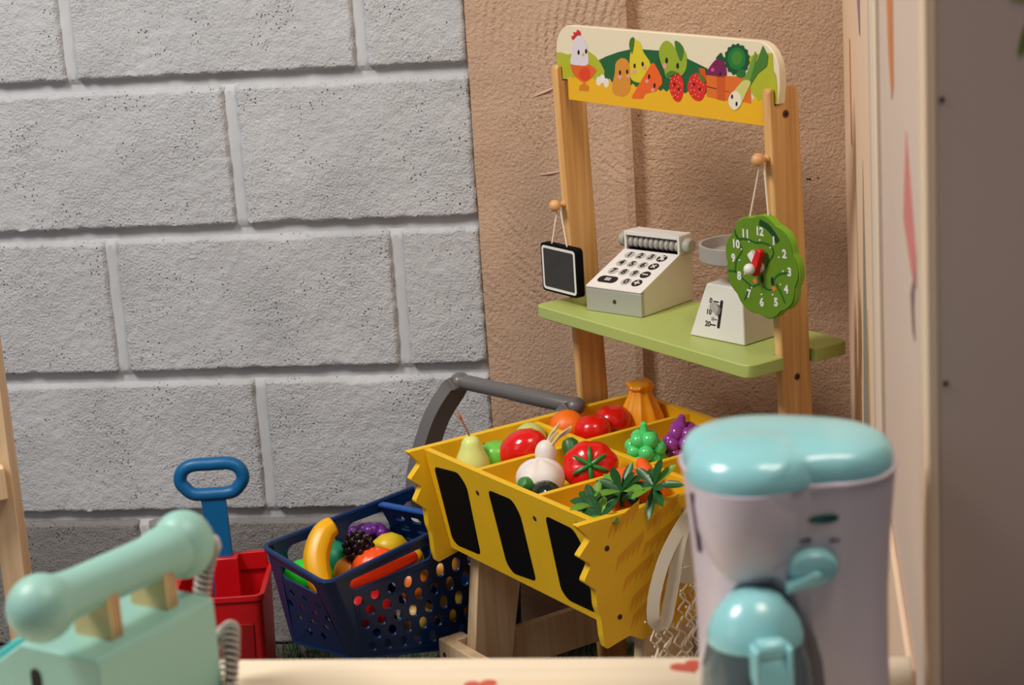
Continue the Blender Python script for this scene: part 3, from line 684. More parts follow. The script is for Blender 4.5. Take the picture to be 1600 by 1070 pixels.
for x, z in ((-.012, -.021), (.024, -.026)):
    b = MB(); b.prism(ell(x, z, .0042, .0035), -.0066, -.006, pf); b.build('cheek', mat('cheek', (206, 122, 58), .6), ck)
HX = .0
b = MB(); fr = frame((-.001, -.0095, .0), Vector((-.62, 0, .78)), (0, -1, 0)); b.prism(rrect(-.006, .024, -.003, .003, .0029), -.0052, .0052, lambda a, c, h: (a, c, h), (), fr); b.build('hour_hand', M['white'], ck, bevel=.0012)
b = MB(); fr = frame((0, -.0155, 0), Vector((.42, 0, .9)), (0, -1, 0)); b.prism([(-.009, -.0065), (.028, -.0045), (.030, 0), (.028, .0045), (-.009, .0065), (-.011, 0)], -.0045, .0045, lambda a, c, h: (a, h, c), (), frame((0, -.0165, 0), Vector((.42, 0, .9)), (0, -1, 0))); b.build('minute_hand', mat('hand_red', (212, 24, 26), .4), ck, bevel=.0015)
b = MB(); disc(b, along((0, -.006, 0), (0, -1, 0)), .0075, 0, .004, 20); b.build('hub', M['white'], ck, bevel=.001)
b = MB(); b.ball((-.001, -.026, 0), .0078); b.lathe([(0, 0), (.004, 0), (.004, .02), (0, .02)], along((-.001, -.006, 0), (0, -1, 0)), 12); b.build('hub_pin', M['white'], ck)
b = MB(); b.tube([(-.0235, -.001, .064), (-.0180, .016, .137), (-.0150, .017, .1435), (-.0120, .016, .137), (.0125, -.001, .064)], .0012, 8); b.build('string', M['string'], ck)

# ------------------------------------------------------------------ produce
P = lambda n, rgb, r=.3, **k: mat(n, rgb, r, **k)
def prod(name, label, cat, u, v, z, rz=0): return thing(name, label, cat, SW(u, v, z), YS + rz)
Zt = .4455
def stalk(parent, pts, r, m, name='stalk'):
    b = MB(); b.tube(smooth(pts, 4), r, 8); return b.build(name, m, parent)
t = prod('toy_pear', 'pale green toy pear with a long frayed reddish stalk at the tray\'s left corner', 'toy pear', -.146, -.197, Zt)
b = MB(); b.lathe([(0, 0), (.014, .001), (.023, .008), (.0265, .018), (.0245, .030), (.019, .042), (.015, .052), (.0135, .058), (.0095, .0635), (.004, .0655), (0, .066)], None, 28); b.build('fruit', P('pear_green', (214, 222, 130), .4, sss=.1), t)
sm_ = P('stalk_red', (136, 58, 30), .7)
rs_ = stalk(t, [(0, 0, .060), (-.004, -.002, .072), (-.012, -.003, .082), (-.020, -.004, .090)], .0012, sm_)
for k in range(7):
    b = MB(); a = -.5 + k * .16; b.tube([(-.013, -.003, .083), (-.020 + .004 * a, -.004 + .004 * sin(k), .090 + .004 * a), (-.0265 + .006 * a, -.004 + .006 * sin(k), .095 + .012 * a)], .0006, 5); b.build('frayed_fibre', P('stalk_orange', (176, 84, 40), .8), rs_)
t = prod('toy_apple', 'bright green toy apple half hidden behind the red one in the front left compartment', 'toy apple', -.150, -.152, Zt + .024)
apple = lambda d: 1 - .18 * max(0, d.z) ** 6 - .12 * max(0, -d.z) ** 6 + .015 * cos(5 * atan2(d.y, d.x)) * (1 - d.z)
b = MB(); b.ball((0, 0, 0), .0255, fn=apple, seg=28); b.build('fruit', P('apple_green', (112, 196, 66), .3), t); stalk(t, [(-.02, -.003, .01), (-.028, -.004, .014)], .0012, sm_)
t = prod('toy_mango', 'glossy red oblong toy fruit lying across the front left compartment', 'toy fruit', -.112, -.128, Zt + .038, .5)
b = MB(); fr = along((0, 0, 0), (.9, .25, .42)); b.lathe([(0, -.038), (.012, -.036), (.022, -.026), (.0285, -.008), (.029, .006), (.024, .022), (.015, .032), (.006, .037), (0, .038)], fr, 28); b.build('fruit', P('mango_red', (222, 24, 20), .16, coat=.4), t)
t = prod('toy_citrus', 'pale yellow green round toy fruit at the back of the front left compartment', 'toy fruit', -.181, -.0705, Zt + .0255)
b = MB(); b.ball((0, 0, 0), .0245, seg=28); b.build('fruit', P('citrus_pale', (196, 202, 112), .45, sss=.1), t)
t = prod('toy_orange', 'orange toy fruit leftmost in the rear left compartment', 'toy orange', -.179, -.003, Zt + .0285)
b = MB(); b.ball((0, 0, 0), .0282, (1, 1, .97), seg=28); b.build('fruit', P('orange_skin', (240, 112, 12), .4, bump=.2, bscale=900), t)
t = prod('toy_tomato', 'plain red toy tomato between the orange and the stalked tomato', 'toy tomato', -.1375, .016, Zt + .0285)
b = MB(); b.ball((0, 0, 0), .0287, (1, 1, .95), seg=28, fn=apple); b.build('fruit', P('tomato_red', (220, 22, 14), .22, coat=.2), t)
t = prod('toy_tomato', 'red toy tomato with a small green stalk end, beside the orange gourd', 'toy tomato', -.155, .066, Zt + .0285)
b = MB(); b.ball((0, 0, 0), .0295, (1, 1, .95), seg=28, fn=apple); b.build('fruit', P('tomato_red', (0, 0, 0)), t)
b = MB(); b.lathe([(0, 0), (.0055, 0), (.0048, .003), (.003, .0045), (0, .004)], along((.0215, -.012, -.0085), (.85, -.5, -.1)), 10); b.build('stalk', P('stalk_green', (74, 104, 40), .6), t)
t = prod('toy_gourd', 'orange ribbed toy gourd with a flared neck in the rear corner of the tray', 'toy gourd', -.150, .118, Zt)
v_ = []; prof = [(0, 0), (.026, 0), (.034, .012), (.033, .028), (.026, .046), (.019, .060), (.0165, .069), (.0215, .077), (.0195, .081), (.009, .0835), (0, .082)]
b = MB(); seg = 48; n_ = len(prof); f_ = []
for i in range(seg):
    a = 2 * pi * i / seg
    for k, (r, z) in enumerate(prof):
        r *= 1 + .07 * cos(9 * a) * (1 if k < 8 else .8); v_.append((r * cos(a), r * sin(a), z + (.003 * cos(3 * a) if k in (7, 8) else 0)))
for i in range(seg):
    j = (i + 1) % seg
    for k in range(n_ - 1): f_.append((i * n_ + k, j * n_ + k, j * n_ + k + 1, i * n_ + k + 1))
b.add(v_, f_); b.build('fruit', P('gourd_orange', (244, 160, 20), .38, sss=.15), t)
# garlic
t = prod('toy_onion', 'white toy onion with a fringe of pale roots in the front middle compartment', 'toy onion', -.004, -.172, Zt)
lob = lambda d: 1 + .07 * abs(cos(2.5 * atan2(d.y, d.x))) - .05
b = MB(); b.ball((0, 0, .029), .034, (1.04, 1.04, .86), seg=36, fn=lob); b.build('bulb', P('onion_white', (232, 222, 214), .5, sss=.15), t)
b = MB(); b.ball((-.010, .018, .059), .0165, (.95, .95, 1.25), seg=24); b.build('neck', P('onion_white', (0, 0, 0)), t)
random.seed(11)
for k in range(13):
    a = random.uniform(0, 2 * pi); r = random.uniform(.001, .006); L_ = random.uniform(.6, 1)
    p0 = Vector((-.008 + r * cos(a), .024 + r * sin(a), .073)); d = Vector((.006 + .010 * cos(a), .020 + .010 * sin(a), .026 * L_))
    b = MB(); b.tube([p0, p0 + d * .5 + Vector((.001, -.001, .003)), p0 + d], [.0020, .0017, .0010], 6); b.build('root', P('root_straw', (214, 196, 158), .9), t)
t = prod('toy_cucumber', 'short green toy cucumber pointing out of the tray in front of the white onion', 'toy cucumber', .006, -.207, Zt + .030)
b = MB(); fr = along((0, .024, -.017), (.10, -.70, .55)); b.lathe([(0, -.004), (.008, -.003), (.0115, .004), (.0122, .020), (.0115, .032), (.008, .0385), (0, .041)], fr, 20); b.build('fruit', P('cucumber_green', (62, 128, 54), .4), t)
t = prod('toy_avocado', 'dark bumpy glossy toy avocado beneath the white onion', 'toy avocado', .0455, -.196, Zt + .0215)
b = MB(); bum = lambda d: 1 + .035 * noise.noise(Vector((d.x, d.y, d.z)) * 7); b.ball((0, 0, 0), .0215, (1.3, .95, .98), seg=64, fn=bum); b.build('fruit', P('avocado', (22, 34, 20), .2, coat=.3), t)
t = prod('toy_cucumber', 'upright dark green toy cucumber between the onion and the big tomato', 'toy cucumber', -.050, -.098, Zt)
b = MB(); fr = along((0.012, .02, .006), (-.42, -.10, .9)); b.lathe([(0, -.002), (.008, -.001), (.0125, .006), (.0135, .030), (.0125, .047), (.008, .054), (0, .056)], fr, 20); b.build('fruit', P('cucumber_dark', (48, 100, 42), .4), t)
t = prod('toy_beef_tomato', 'large ribbed red toy tomato with a green star calyx facing out', 'toy tomato', .027, -.106, Zt + .038)
vd = (Vector((0, 0, CAM_H)) - SW(.027, -.106, .485)).normalized(); lx = Vector((vd.dot(US), vd.dot(VS), vd.z)) + Vector((-.04, 0, .10)); 
upv = Vector((0, 0, 1)); zf = lx.normalized(); xf = upv.cross(zf).normalized(); yf = zf.cross(xf)
TF = Matrix(((xf.x, yf.x, zf.x, 0), (xf.y, yf.y, zf.y, 0), (xf.z, yf.z, zf.z, 0), (0, 0, 0, 1)))
rib = lambda d: (1 - .055 * abs(cos(4 * atan2(d.y, d.x) + .4)) ** 3 * (1 - abs(d.z)) ** .3 - .12 * max(0, d.z) ** 5)
b = MB(); b.ball((0, 0, 0), .0405, (1.02, .95, .72), seg=64, fr=TF, fn=rib); b.build('fruit', P('tomato_red', (0, 0, 0)), t)
cg = P('calyx_green', (20, 122, 44), .4)
for k, a in enumerate((90, 32, -20, -88, 205, 148)):
    a = radians(a); pts = []
    for s_ in (0, .3, .6, .85, 1):
        r = .002 + .0265 * s_; zz = .0405 * .72 * (1 - .12 * max(0, 1 - s_) ** 2) * (1 - (r / .041) ** 2) ** .5 - .0005 * (1 - s_) + .0012
        pts.append((r * cos(a), r * sin(a), zz))
    b = MB(); b.tube(pts, [.0030, .0034, .0030, .0020, .0006], 8, fr=TF); b.build('sepal', cg, t)
b = MB(); b.ball((0, 0, .0285), .0042, fr=TF, seg=12); b.build('stalk', cg, t)
def grapes(name, label, u, v, z, m, seed, rb=.0118, sx=1.0, extra=False):
    t = prod(name, label, 'toy grapes', u, v, z); random.seed(seed)
    spots = []
    for lay, (n_, R_, zz) in enumerate(((5, .0195, .012), (6, .0205, .0285), (4, .0125, .0415))):
        for k in range(n_):
            a = 2 * pi * (k + .5 * lay) / n_ + random.uniform(-.12, .12); spots.append((R_ * sx * cos(a), R_ * sin(a), zz + random.uniform(-.002, .002), rb * random.uniform(.92, 1.12)))
    for x, y, zz, r in spots:
        b = MB(); b.ball((x, y, zz), r, seg=16); b.build('grape', m, t)
    b = MB(); b.ball((0, 0, .024), .017, (1, 1, 1.1), seg=16); b.build('core', m, t)
    b = MB(); b.tube([(0, 0, .040), (0, 0, .052), (-.001, 0, .066), (-.001, 0, .069)], [.0085, .0062, .0052, .002], 14); b.build('stem', m, t)
    if extra:
        for dx, dy in ((-.024, .008), (.022, .010)):
            b = MB(); b.tube([(dx * .6, dy, .036), (dx, dy, .050), (dx * 1.02, dy, .054)], [.0075, .0055, .003], 12); b.build('stem', m, t)
    return t
grapes('toy_grapes', 'light green toy bunch of grapes in the rear middle compartment', -.012, .020, Zt, P('grape_green', (84, 216, 120), .22, coat=.3), 2)
grapes('toy_grapes', 'purple toy bunch of grapes behind the green bunch', -.002, .083, Zt, P('grape_purple', (156, 62, 156), .2, coat=.3), 5, rb=.0122, extra=True)
# carrots with plastic leaves
co = P('carrot_orange', (240, 98, 22), .42); l1 = P('leaf_dark', (30, 84, 34), .35); l2 = P('leaf_lime', (104, 152, 48), .35)
t = prod('toy_carrot', 'slim orange toy carrot leaning against the rear divider of the front right compartment', 'toy carrot', .120, -.085, Zt)
b = MB(); b.lathe([(0, -.03), (.010, -.029), (.0175, -.015), (.0165, .0), (.012, .02), (.0085, .033), (.004, .040), (0, .041)], along((.002, .012, .030), (-.62, .12, .62)), 24); b.build('root', co, t)
t = prod('toy_pumpkin', 'rounded orange toy vegetable under the dark leaves in the front right compartment', 'toy pumpkin', .137, -.123, Zt + .0335)
b = MB(); b.ball((0, 0, 0), .0375, (1.1, .95, .88), seg=48, fn=lambda d: 1 - .03 * abs(cos(4 * atan2(d.y, d.x))) ** 4); b.build('fruit', co, t)
def leaf(parent, o, d, up, L_, w, m):
    d = Vector(d).normalized(); sd = d.cross(Vector(up)).normalized(); nr = sd.cross(d).normalized()
    v = []; f = []; N_ = 7
    for k in range(N_):
        s_ = k / (N_ - 1); ww = w * (.12 + .88 * sin(pi * min(1, s_ ** 1.25 * .96)) ** .9) if k < N_ - 1 else .0002
        c = Vector(o) + d * L_ * s_ - Vector((0, 0, 1)) * L_ * .16 * s_ * s_ + nr * 0
        v += [c - sd * ww + nr * ww * .16, c - nr * ww * .08, c + sd * ww + nr * ww * .16, c - sd * ww * .9 + nr * (ww * .35 - .0006), c - nr * (ww * .1 + .0008), c + sd * ww * .9 + nr * (ww * .35 - .0006)]
    for k in range(N_ - 1):
        a = 6 * k; f += [(a, a + 1, a + 7, a + 6), (a + 1, a + 2, a + 8, a + 7), (a + 4, a + 3, a + 9, a + 10), (a + 5, a + 4, a + 10, a + 11), (a, a + 6, a + 9, a + 3), (a + 2, a + 5, a + 11, a + 8)]
    f += [(0, 3, 4, 1), (1, 4, 5, 2)]
    b = MB(); b.add(v, f); return b.build('leaf', m, parent, angle=60)
def tuft(label, u, v, z, n, seed, L0, bias, lean=.2):
    t = prod('toy_leaf_sprig', label, 'toy leaves', u, v, z); random.seed(seed)
    b = MB(); b.tube([(0, 0, -.022), (0, 0, -.008), (.001, 0, .001)], [.004, .003, .0026], 8); b.build('stem', l1, t)
    for k in range(n):
        a = 2 * pi * k / n + random.uniform(-.2, .2); el = (.0, .35, .75)[k % 3] + random.uniform(-.1, .1)
        ax = Vector((.25, -.55, .8)).normalized(); e1_ = ax.cross(Vector((0, 0, 1))).normalized(); e2_ = ax.cross(e1_)
        d = (e1_ * cos(a) + e2_ * sin(a)) * cos(el) + ax * sin(el) + Vector((bias[0], bias[1], lean * .3))
        leaf(t, (0, 0, -.001), d, ax, L0 * random.uniform(.9, 1.2), .0066, l2 if k % 5 == 2 else l1)
    return t
tuft('dark green plastic leaves in the middle of the front right compartment', .172, -.158, .497, 14, 4, .042, (-.1, -.1))
tuft('dark green plastic leaves hanging over the tray\'s right end panel', .2120, -.134, .508, 11, 9, .043, (0, 0), .1)
tuft('low green plastic leaves behind the front panel\'s right end', .165, -.200, .486, 10, 14, .038, (-.35, -.05))
tuft('small lime tipped plastic leaves lowest by the front panel', .195, -.210, .482, 9, 21, .032, (0, .1))

# cotton string bag hanging at the right end panel
bg = thing('string_bag', 'cream cotton string bag with tape handles hanging on the tray\'s right end', 'bag', SO, YS)
pg_ = [(-.096, .468), (-.118, .452), (-.148, .420), (-.170, .378), (-.177, .345), (-.170, .333), (-.158, .336), (-.150, .355), (-.138, .388), (-.124, .430), (-.108, .458), (-.094, .470)]
b = MB(); k_ = smooth([(.240 + (.018 * sin(pi * i / 11)), y, z) for i, (y, z) in enumerate(pg_)], 4); b.tube(k_, None, flat=(.017, .0012, (1, -.45, .1))); b.build('handle', M['cotton'], bg)
pg2 = [(-.096, .468), (-.100, .43), (-.106, .39), (-.110, .372)]
b = MB(); b.tube(smooth([(.246, y, z) for y, z in pg2], 4), None, flat=(.018, .0012, (1, -.2, 0))); b.build('handle', M['cotton'], bg)
b = MB(); b.tube([(.244, -.135, .385), (.248, -.08, .388), (.246, -.02, .385)], None, flat=(.020, .0016, (1, 0, 0))); b.build('hem', M['cotton'], bg)
b = MB(); random.seed(5)
for k in range(21):
    y0 = -.178 + k * .0085; pts = []
    for i in range(20):
        z = .372 - i * .0145; sp = .0055 * (1 if (i + k) % 2 else -1)
        pts.append((.243 + .012 * sin(k * 1.3 + i * .4) ** 2 + random.uniform(0, .004), y0 + sp + .004 * sin(k + i * .35) + random.uniform(-.0015, .0015), z - (.035 if y0 < -.135 else 0) * (1 - i / 20)))
    b.tube(smooth(pts, 3), .0016, 6)
for k in range(34):
    y0 = random.uniform(-.178, -.01); z = random.uniform(.1, .34); r = .006
    b.ball((.247, y0, z), .0022, seg=8)
net = b.build('netting', M['string'], bg, fix=False)
b = MB(); b.lathe([(0, 0), (.004, 0), (.004, .03), (.007, .031), (.007, .036), (0, .037)], along((.2222, -.093, .468), (1, 0, 0)), 12); b.build('hook', M['peg'], bg)

# ------------------------------------------------------------------ shopping cart with basket
cart = thing('shopping_cart', 'navy blue toy shopping cart basket with a grey handle by the white block wall', 'toy cart')
NL, NR, FR_, FL_ = [Vector(p) for p in ((-.397, 2.84, .34), (-.288, 2.667, .34), (0.0, 3.03, .34), (-.125, 3.125, .34))]
bNL, bNR, bFR, bFL = [Vector(p) for p in ((-.375, 2.862, .180), (-.266, 2.79, .172), (-.012, 3.018, .090), (-.115, 3.095, .090))]
def quadfn(A, B, C, D, th, inn):
    """A,B bottom; C,D top (A-C, B-D); returns fn(a in 0..1, b in 0..1, h)"""
    A, B, C, D = map(Vector, (A, B, C, D)); n = (B - A).cross(C - A).normalized()
    if n.dot(inn - A) < 0: n = -n
    def fn(a, c, h): return (A * (1 - a) + B * a) * (1 - c) + (C * (1 - a) + D * a) * c + n * (h * th)
    return fn
cen = Vector((-.2, 2.93, .25)); TH = .0035
rc = .12   # corners take this share of each side
def slot_(x0, x1, z0, z1, asp, n=5):
    r = (z1 - z0) / 2; rx = r * asp; o = []
    for k in range(n + 1): t = radians(-90 + 180 * k / n); o.append((x1 - rx + rx * cos(t), (z0 + z1) / 2 + r * sin(t)))
    for k in range(n + 1): t = radians(90 + 180 * k / n); o.append((x0 + rx + rx * cos(t), (z0 + z1) / 2 + r * sin(t)))
    return o
B_ = MB()
LS = (FR_ - NR).length; HS = .17
def side(A, B, C, D, holes, L_, a0, a1):
    fn = quadfn(A, B, C, D, TH, cen); B_.prism([(a0, 0), (a1, 0), (a1, 1), (a0, 1)], 0, 1, fn, holes)
def holes_long(L_, n, a_start, a_end, rows, low=.12):
    H_ = []; asp = .165 / L_
    for r in range(rows):
        for k in range(n):
            a = a_start + (a_end - a_start) * (k + (.5 if r % 2 else 0)) / n; z = low + r * .138
            if a < a_end: H_.append(ell(a, z, .063 * asp, .060, 0, 16))
    return H_
# right long side: two long slots above, staggered round holes below
asp = .165 / LS
hr = [slot_(.095, .50, .80, .925, asp), slot_(.56, .93, .80, .925, asp)] + [h for h in holes_long(LS, 10, .11, .96, 5)]
side(bNR, bFR, NR, FR_, hr, LS, .045, .97)
LL = (FL_ - NL).length; asl = .165 / LL
hl = [slot_(.10, .36, .74, .93, asl), slot_(.42, .66, .74, .93, asl), slot_(.72, .95, .74, .93, asl)] + holes_long(LL, 8, .12, .95, 4)
side(bNL, bFL, NL, FL_, hl, LL, .045, .97)
NE = (NR - NL).length; ase = .165 / NE
hn = [slot_(.22, .78, .76, .90, ase)] + [[(a, z - .055), (a + .055 * ase, z), (a, z + .055), (a - .055 * ase, z)] for z, row in ((.60, (.3, .5, .7)), (.46, (.22, .4, .6, .78)), (.32, (.3, .5, .7)), (.18, (.4, .6))) for a in row]
side(bNL, bNR, NL, NR, hn, NE, .10, .88)
side(bFL, bFR, FL_, FR_, [], .2, .06, .94)
# rounded corners between the sides
def corner(A, Ba, Bb, At, Bat, Bbt, ka, kb):
    """A corner bottom, Ba/Bb neighbours bottom, ...t top"""
    rows = []
    for c in [i / 6 for i in range(7)]:
        P0 = A.lerp(At, c); Pa = Ba.lerp(Bat, c); Pb = Bb.lerp(Bbt, c); s_ = P0.lerp(Pa, ka); e = P0.lerp(Pb, kb)
        rows.append([s_ * (1 - t) ** 2 + P0 * 2 * t * (1 - t) + e * t * t for t in [i / 8 for i in range(9)]])
    v = []; f = []
    for r in rows:
        for p in r: v.append(p)
        for p in r:
            q = cen.copy(); q.z = p.z; v.append(p + (q - p).normalized() * TH)
    for i in range(6):
        for k in range(8):
            a = i * 18 + k; f += [(a, a + 1, a + 19, a + 18), (a + 9, a + 27, a + 28, a + 10)]
    B_.add(v, f); return rows[-1], rows[0]
c1, d1 = corner(bNR, bNL, bFR, NR, NL, FR_, .12, .045); c2, d2 = corner(bNL, bFL, bNR, NL, FL_, NR, .045, .10)
c3, d3 = corner(bFL, bFR, bNL, FL_, FR_, NL, .06, .03); c4, d4 = corner(bFR, bNR, bFL, FR_, NR, FL_, .03, .06)
bas = B_.build('basket', M['navy'], cart, angle=50)
rim = [tuple(p) for p in c2 + c1 + c4 + c3]
b = MB(); b.tube([(p[0], p[1], p[2] + .001) for p in rim], .0042, 8, True); b.build('rim', M['navy'], cart)
bot = [tuple(p) for p in d2 + d1 + d4 + d3]
b = MB(); n_ = len(bot); b.add(bot + [(x, y, z - .004) for x, y, z in bot], [tuple(range(n_)), tuple(reversed(range(n_, 2 * n_)))] + [(i, (i + 1) % n_, n_ + (i + 1) % n_, n_ + i) for i in range(n_)]); b.build('basket_bottom', M['navy'], cart)
# inner flap, perforated
fa, fb = NL.lerp(FL_, .60) + Vector((.008, -.006, 0)), NR.lerp(FR_, .66) + Vector((-.006, .008, .0))
dn = Vector((.035, .042, -.10))
fn = quadfn(fa + dn, fb + dn, fa, fb, .004, cen)
fh = [slot_(.12 + .22 * k, .27 + .22 * k, .15 + .2 * r, .27 + .2 * r, .7) for k in range(4) for r in range(4)]
b = MB(); b.prism([(0, 0), (1, 0), (1, 1), (0, 1)], 0, 1, fn, fh); fl_ = b.build('seat_flap', M['navy'], cart)
b = MB(); b.tube([fa, fa.lerp(fb, .5), fb], None, flat=(.014, .006, (0, 0, 1))); b.build('flap_rim', M['blue'] if False else mat('navy_light', (20, 78, 158), .36), fl_, bevel=.002)
# grey handle: two bent arms and a bar
e1 = Vector((-.088, 3.100, .508)); e2 = Vector((.092, 2.98, .489))
for top_, foot in ((e1, Vector((-.170, 3.092, .30))), (e2, Vector((.012, 2.975, .29)))):
    pts = smooth([foot, foot + Vector((.008, .002, .065)), foot.lerp(top_, .62) + Vector((-.014, .004, .015)), top_ + Vector((-.012, .004, -.014)), top_], 5)
    b = MB(); nrm = (e2 - e1).normalized(); b.tube(pts, None, flat=(.048, .022, nrm)); b.build('handle_arm', M['grey_pl'], cart, bevel=.007, segs=3)
b = MB(); b.tube([e1, e1.lerp(e2, .45), e1.lerp(e2, .46), e2], [.0125, .0125, .0133, .0133], 20); b.build('handle_bar', M['grey_pl'], cart)
for e in (e1, e2):
    b = MB(); b.ball(e, .0165, (1, 1, .9)); b.build('handle_joint', M['grey_pl'], cart)
# undercarriage and wheels
for A, Bq in ((bNL, bFL), (bNR, bFR)):
    a = A.lerp(Bq, .2) + Vector((.0, 0, -.004)); c = A.lerp(Bq, .8) + Vector((0, 0, -.004))
    i_ = (cen - a); i_.z = 0; i_ = i_.normalized() * .02
    for k_, p in enumerate((a, c)):
        q = Vector((p.x, p.y, .028)) + i_; b = MB(); b.tube([p + i_, q], .007, 10); b.build('strut', M['grey_pl'], cart)
        ax = (bFR - bNR); ax.z = 0; ax = ax.normalized(); sd = Vector((ax.y, -ax.x, 0))
        b = MB(); b.lathe([(0, -.009), (.024, -.009), (.028, -.006), (.028, .006), (.024, .009), (0, .009)], along((q.x, q.y, .028), sd), 24); b.build('wheel', mat('wheel_black', (28, 26, 28), .5), cart)

def bprod(name, label, cat, x, y, z, rz=0): return thing(name, label, cat, (x, y, z), rz)
# fruit in the basket
t = bprod('toy_banana', 'yellow toy banana standing upright in the blue basket', 'toy banana', -.300, 2.865, .27)
pts = smooth([(.004, -.05, -.014), (-.013, -.040, .012), (-.018, -.018, .046), (-.006, .002, .076), (.012, .012, .086)], 6)
n_ = len(pts); b = MB(); b.tube(pts, [(.0225) * (sin(pi * (.13 + .74 * i / (n_ - 1))) ** .45) if 0 < i < n_ - 1 else .004 for i in range(n_)], 8); b.build('fruit', P('banana', (240, 176, 12), .35, sss=.1), t, sub=1)
t = bprod('toy_grapes', 'purple toy grapes at the back of the blue basket', 'toy grapes', -.250, 2.985, .285); random.seed(8)
pm = P('grape_violet', (98, 34, 132), .3)
for k in range(34):
    a = random.uniform(0, 2 * pi); e = random.uniform(-.2, 1.5); r = 1.0 + random.uniform(-.05, .05)
    b = MB(); b.ball((.036 * r * cos(a) * cos(e), .024 * r * sin(a) * cos(e), .022 * r * sin(e)), .0105, seg=12); b.build('grape', pm, t)
t = bprod('toy_blackberry', 'glossy black toy blackberry in the middle of the blue basket', 'toy blackberry', -.258, 2.902, .308)
bk = P('blackberry', (26, 14, 20), .14, coat=.5)
b = MB(); b.ball((0, 0, 0), .019, (1, .9, 1.1), seg=16); b.build('core', bk, t)
for k in range(44):
    z = 1 - 2 * (k + .5) / 44; a = k * 2.39996; r = (1 - z * z) ** .5
    b = MB(); b.ball((.021 * r * cos(a), .019 * r * sin(a), .0225 * z), .0056, seg=10); b.build('drupelet', bk, t)
t = bprod('toy_lemon', 'yellow toy lemon on the right of the fruit in the blue basket', 'toy lemon', -.211, 2.945, .288)
b = MB(); b.lathe([(0, -.034), (.004, -.032), (.010, -.027), (.020, -.016), (.0245, 0), (.020, .016), (.010, .027), (.004, .032), (0, .034)], along((0, 0, 0), (.9, .1, -.15)), 24); b.build('fruit', P('lemon', (226, 190, 20), .38), t)
t = bprod('toy_orange_fruit', 'ribbed orange red toy fruit at the basket\'s right rim', 'toy fruit', -.232, 2.888, .282)
b = MB(); b.ball((0, 0, 0), .033, (1.15, .9, .85), seg=48, fn=lambda d: 1 - .04 * abs(cos(5 * atan2(d.y, d.x))) ** 4); b.build('fruit', P('vermilion', (244, 84, 20), .35), t)
t = bprod('toy_lime', 'bright green toy fruit in the near corner of the blue basket', 'toy fruit', -.333, 2.850, .286)
b = MB(); b.ball((0, 0, 0), .034, (1.15, .85, .8), seg=24); b.build('fruit', P('lime_fruit', (40, 206, 44), .4), t)
t = bprod('toy_teal_ball', 'teal green toy fruit behind the banana in the blue basket', 'toy fruit', -.303, 2.930, .282)
b = MB(); b.ball((0, 0, 0), .029, seg=24); b.build('fruit', P('teal_fruit', (14, 132, 96), .4), t)
t = bprod('toy_apricot', 'small orange toy fruit beside the banana\'s foot', 'toy fruit', -.276, 2.905, .268)
b = MB(); b.ball((0, 0, 0), .024, seg=24); b.build('fruit', P('apricot', (232, 140, 30), .4), t)
sp_ = lambda a: bNR.lerp(bFR, a).lerp(NR.lerp(FR_, a), .83) + Vector((-.75, .65, 0)) * .0175
c0_ = sp_(.28); t = bprod('toy_chilli', 'long red orange toy pepper behind the slot in the basket\'s side', 'toy pepper', c0_.x, c0_.y, c0_.z)
b = MB(); b.tube(smooth([tuple(sp_(a) - c0_ + Vector((0, 0, dz))) for a, dz in ((.09, -.002), (.2, .001), (.33, .002), (.45, 0))], 5), [.009 + .0065 * sin(pi * i / 15) for i in range(16)], 14); b.build('fruit', P('chilli', (236, 52, 14), .35), t)
t = bprod('toy_corn', 'short yellow toy fruit behind the right end of the basket\'s slot', 'toy fruit', -.177, 2.887, .292)
b = MB(); b.ball((0, 0, 0), .017, (1.2, .9, .9), seg=20); b.build('fruit', P('corn_yellow', (250, 186, 10), .35), t)
fill = [('red', (214, 26, 22), -.262, 2.832, .232, 'low in the near right corner'), ('crimson', (190, 20, 24), -.232, 2.858, .222, 'behind the lower holes'), ('dark red', (150, 16, 20), -.286, 2.862, .235, 'against the near end'),
        ('orange', (232, 120, 24), -.176, 2.902, .243, 'behind the middle holes'), ('amber', (222, 150, 40), -.131, 2.946, .243, 'behind the far upper holes'), ('yellow', (222, 176, 50), -.125, 2.945, .185, 'behind the far lower holes'),
        ('golden', (206, 156, 60), -.076, 2.985, .235, 'at the far right end'), ('straw yellow', (200, 160, 70), -.175, 2.905, .185, 'lowest behind the middle holes'), ('pale orange', (224, 140, 60), -.078, 2.99, .17, 'lowest at the far end'), ('lime green', (70, 190, 50), -.335, 2.872, .222, 'low in the near left corner')]
for nm, rgb, x, y, z, w in fill:
    t = bprod('toy_ball_fruit', nm + ' round toy fruit inside the blue basket, ' + w, 'toy fruit', x, y, z)
    b = MB(); b.ball((0, 0, 0), .0285, seg=20); b.build('fruit', P('fill_' + nm.replace(' ', '_'), rgb, .4), t)
t = bprod('toy_packet', 'small orange and white card packet behind the basket\'s near end', 'toy packet', -.338, 2.832, .228, radians(-38))
b = MB(); b.box(-.018, .018, -.003, .003, -.016, .016); b.use(P('packet_orange', (226, 96, 40), .5)); pk = b.build('card', P('packet_orange', (226, 96, 40), .5), t)
b = MB(); b.box(-.014, .014, -.0034, -.003, -.008, -.002); b.build('stripe', P('packet_cream', (232, 214, 170), .5), pk)

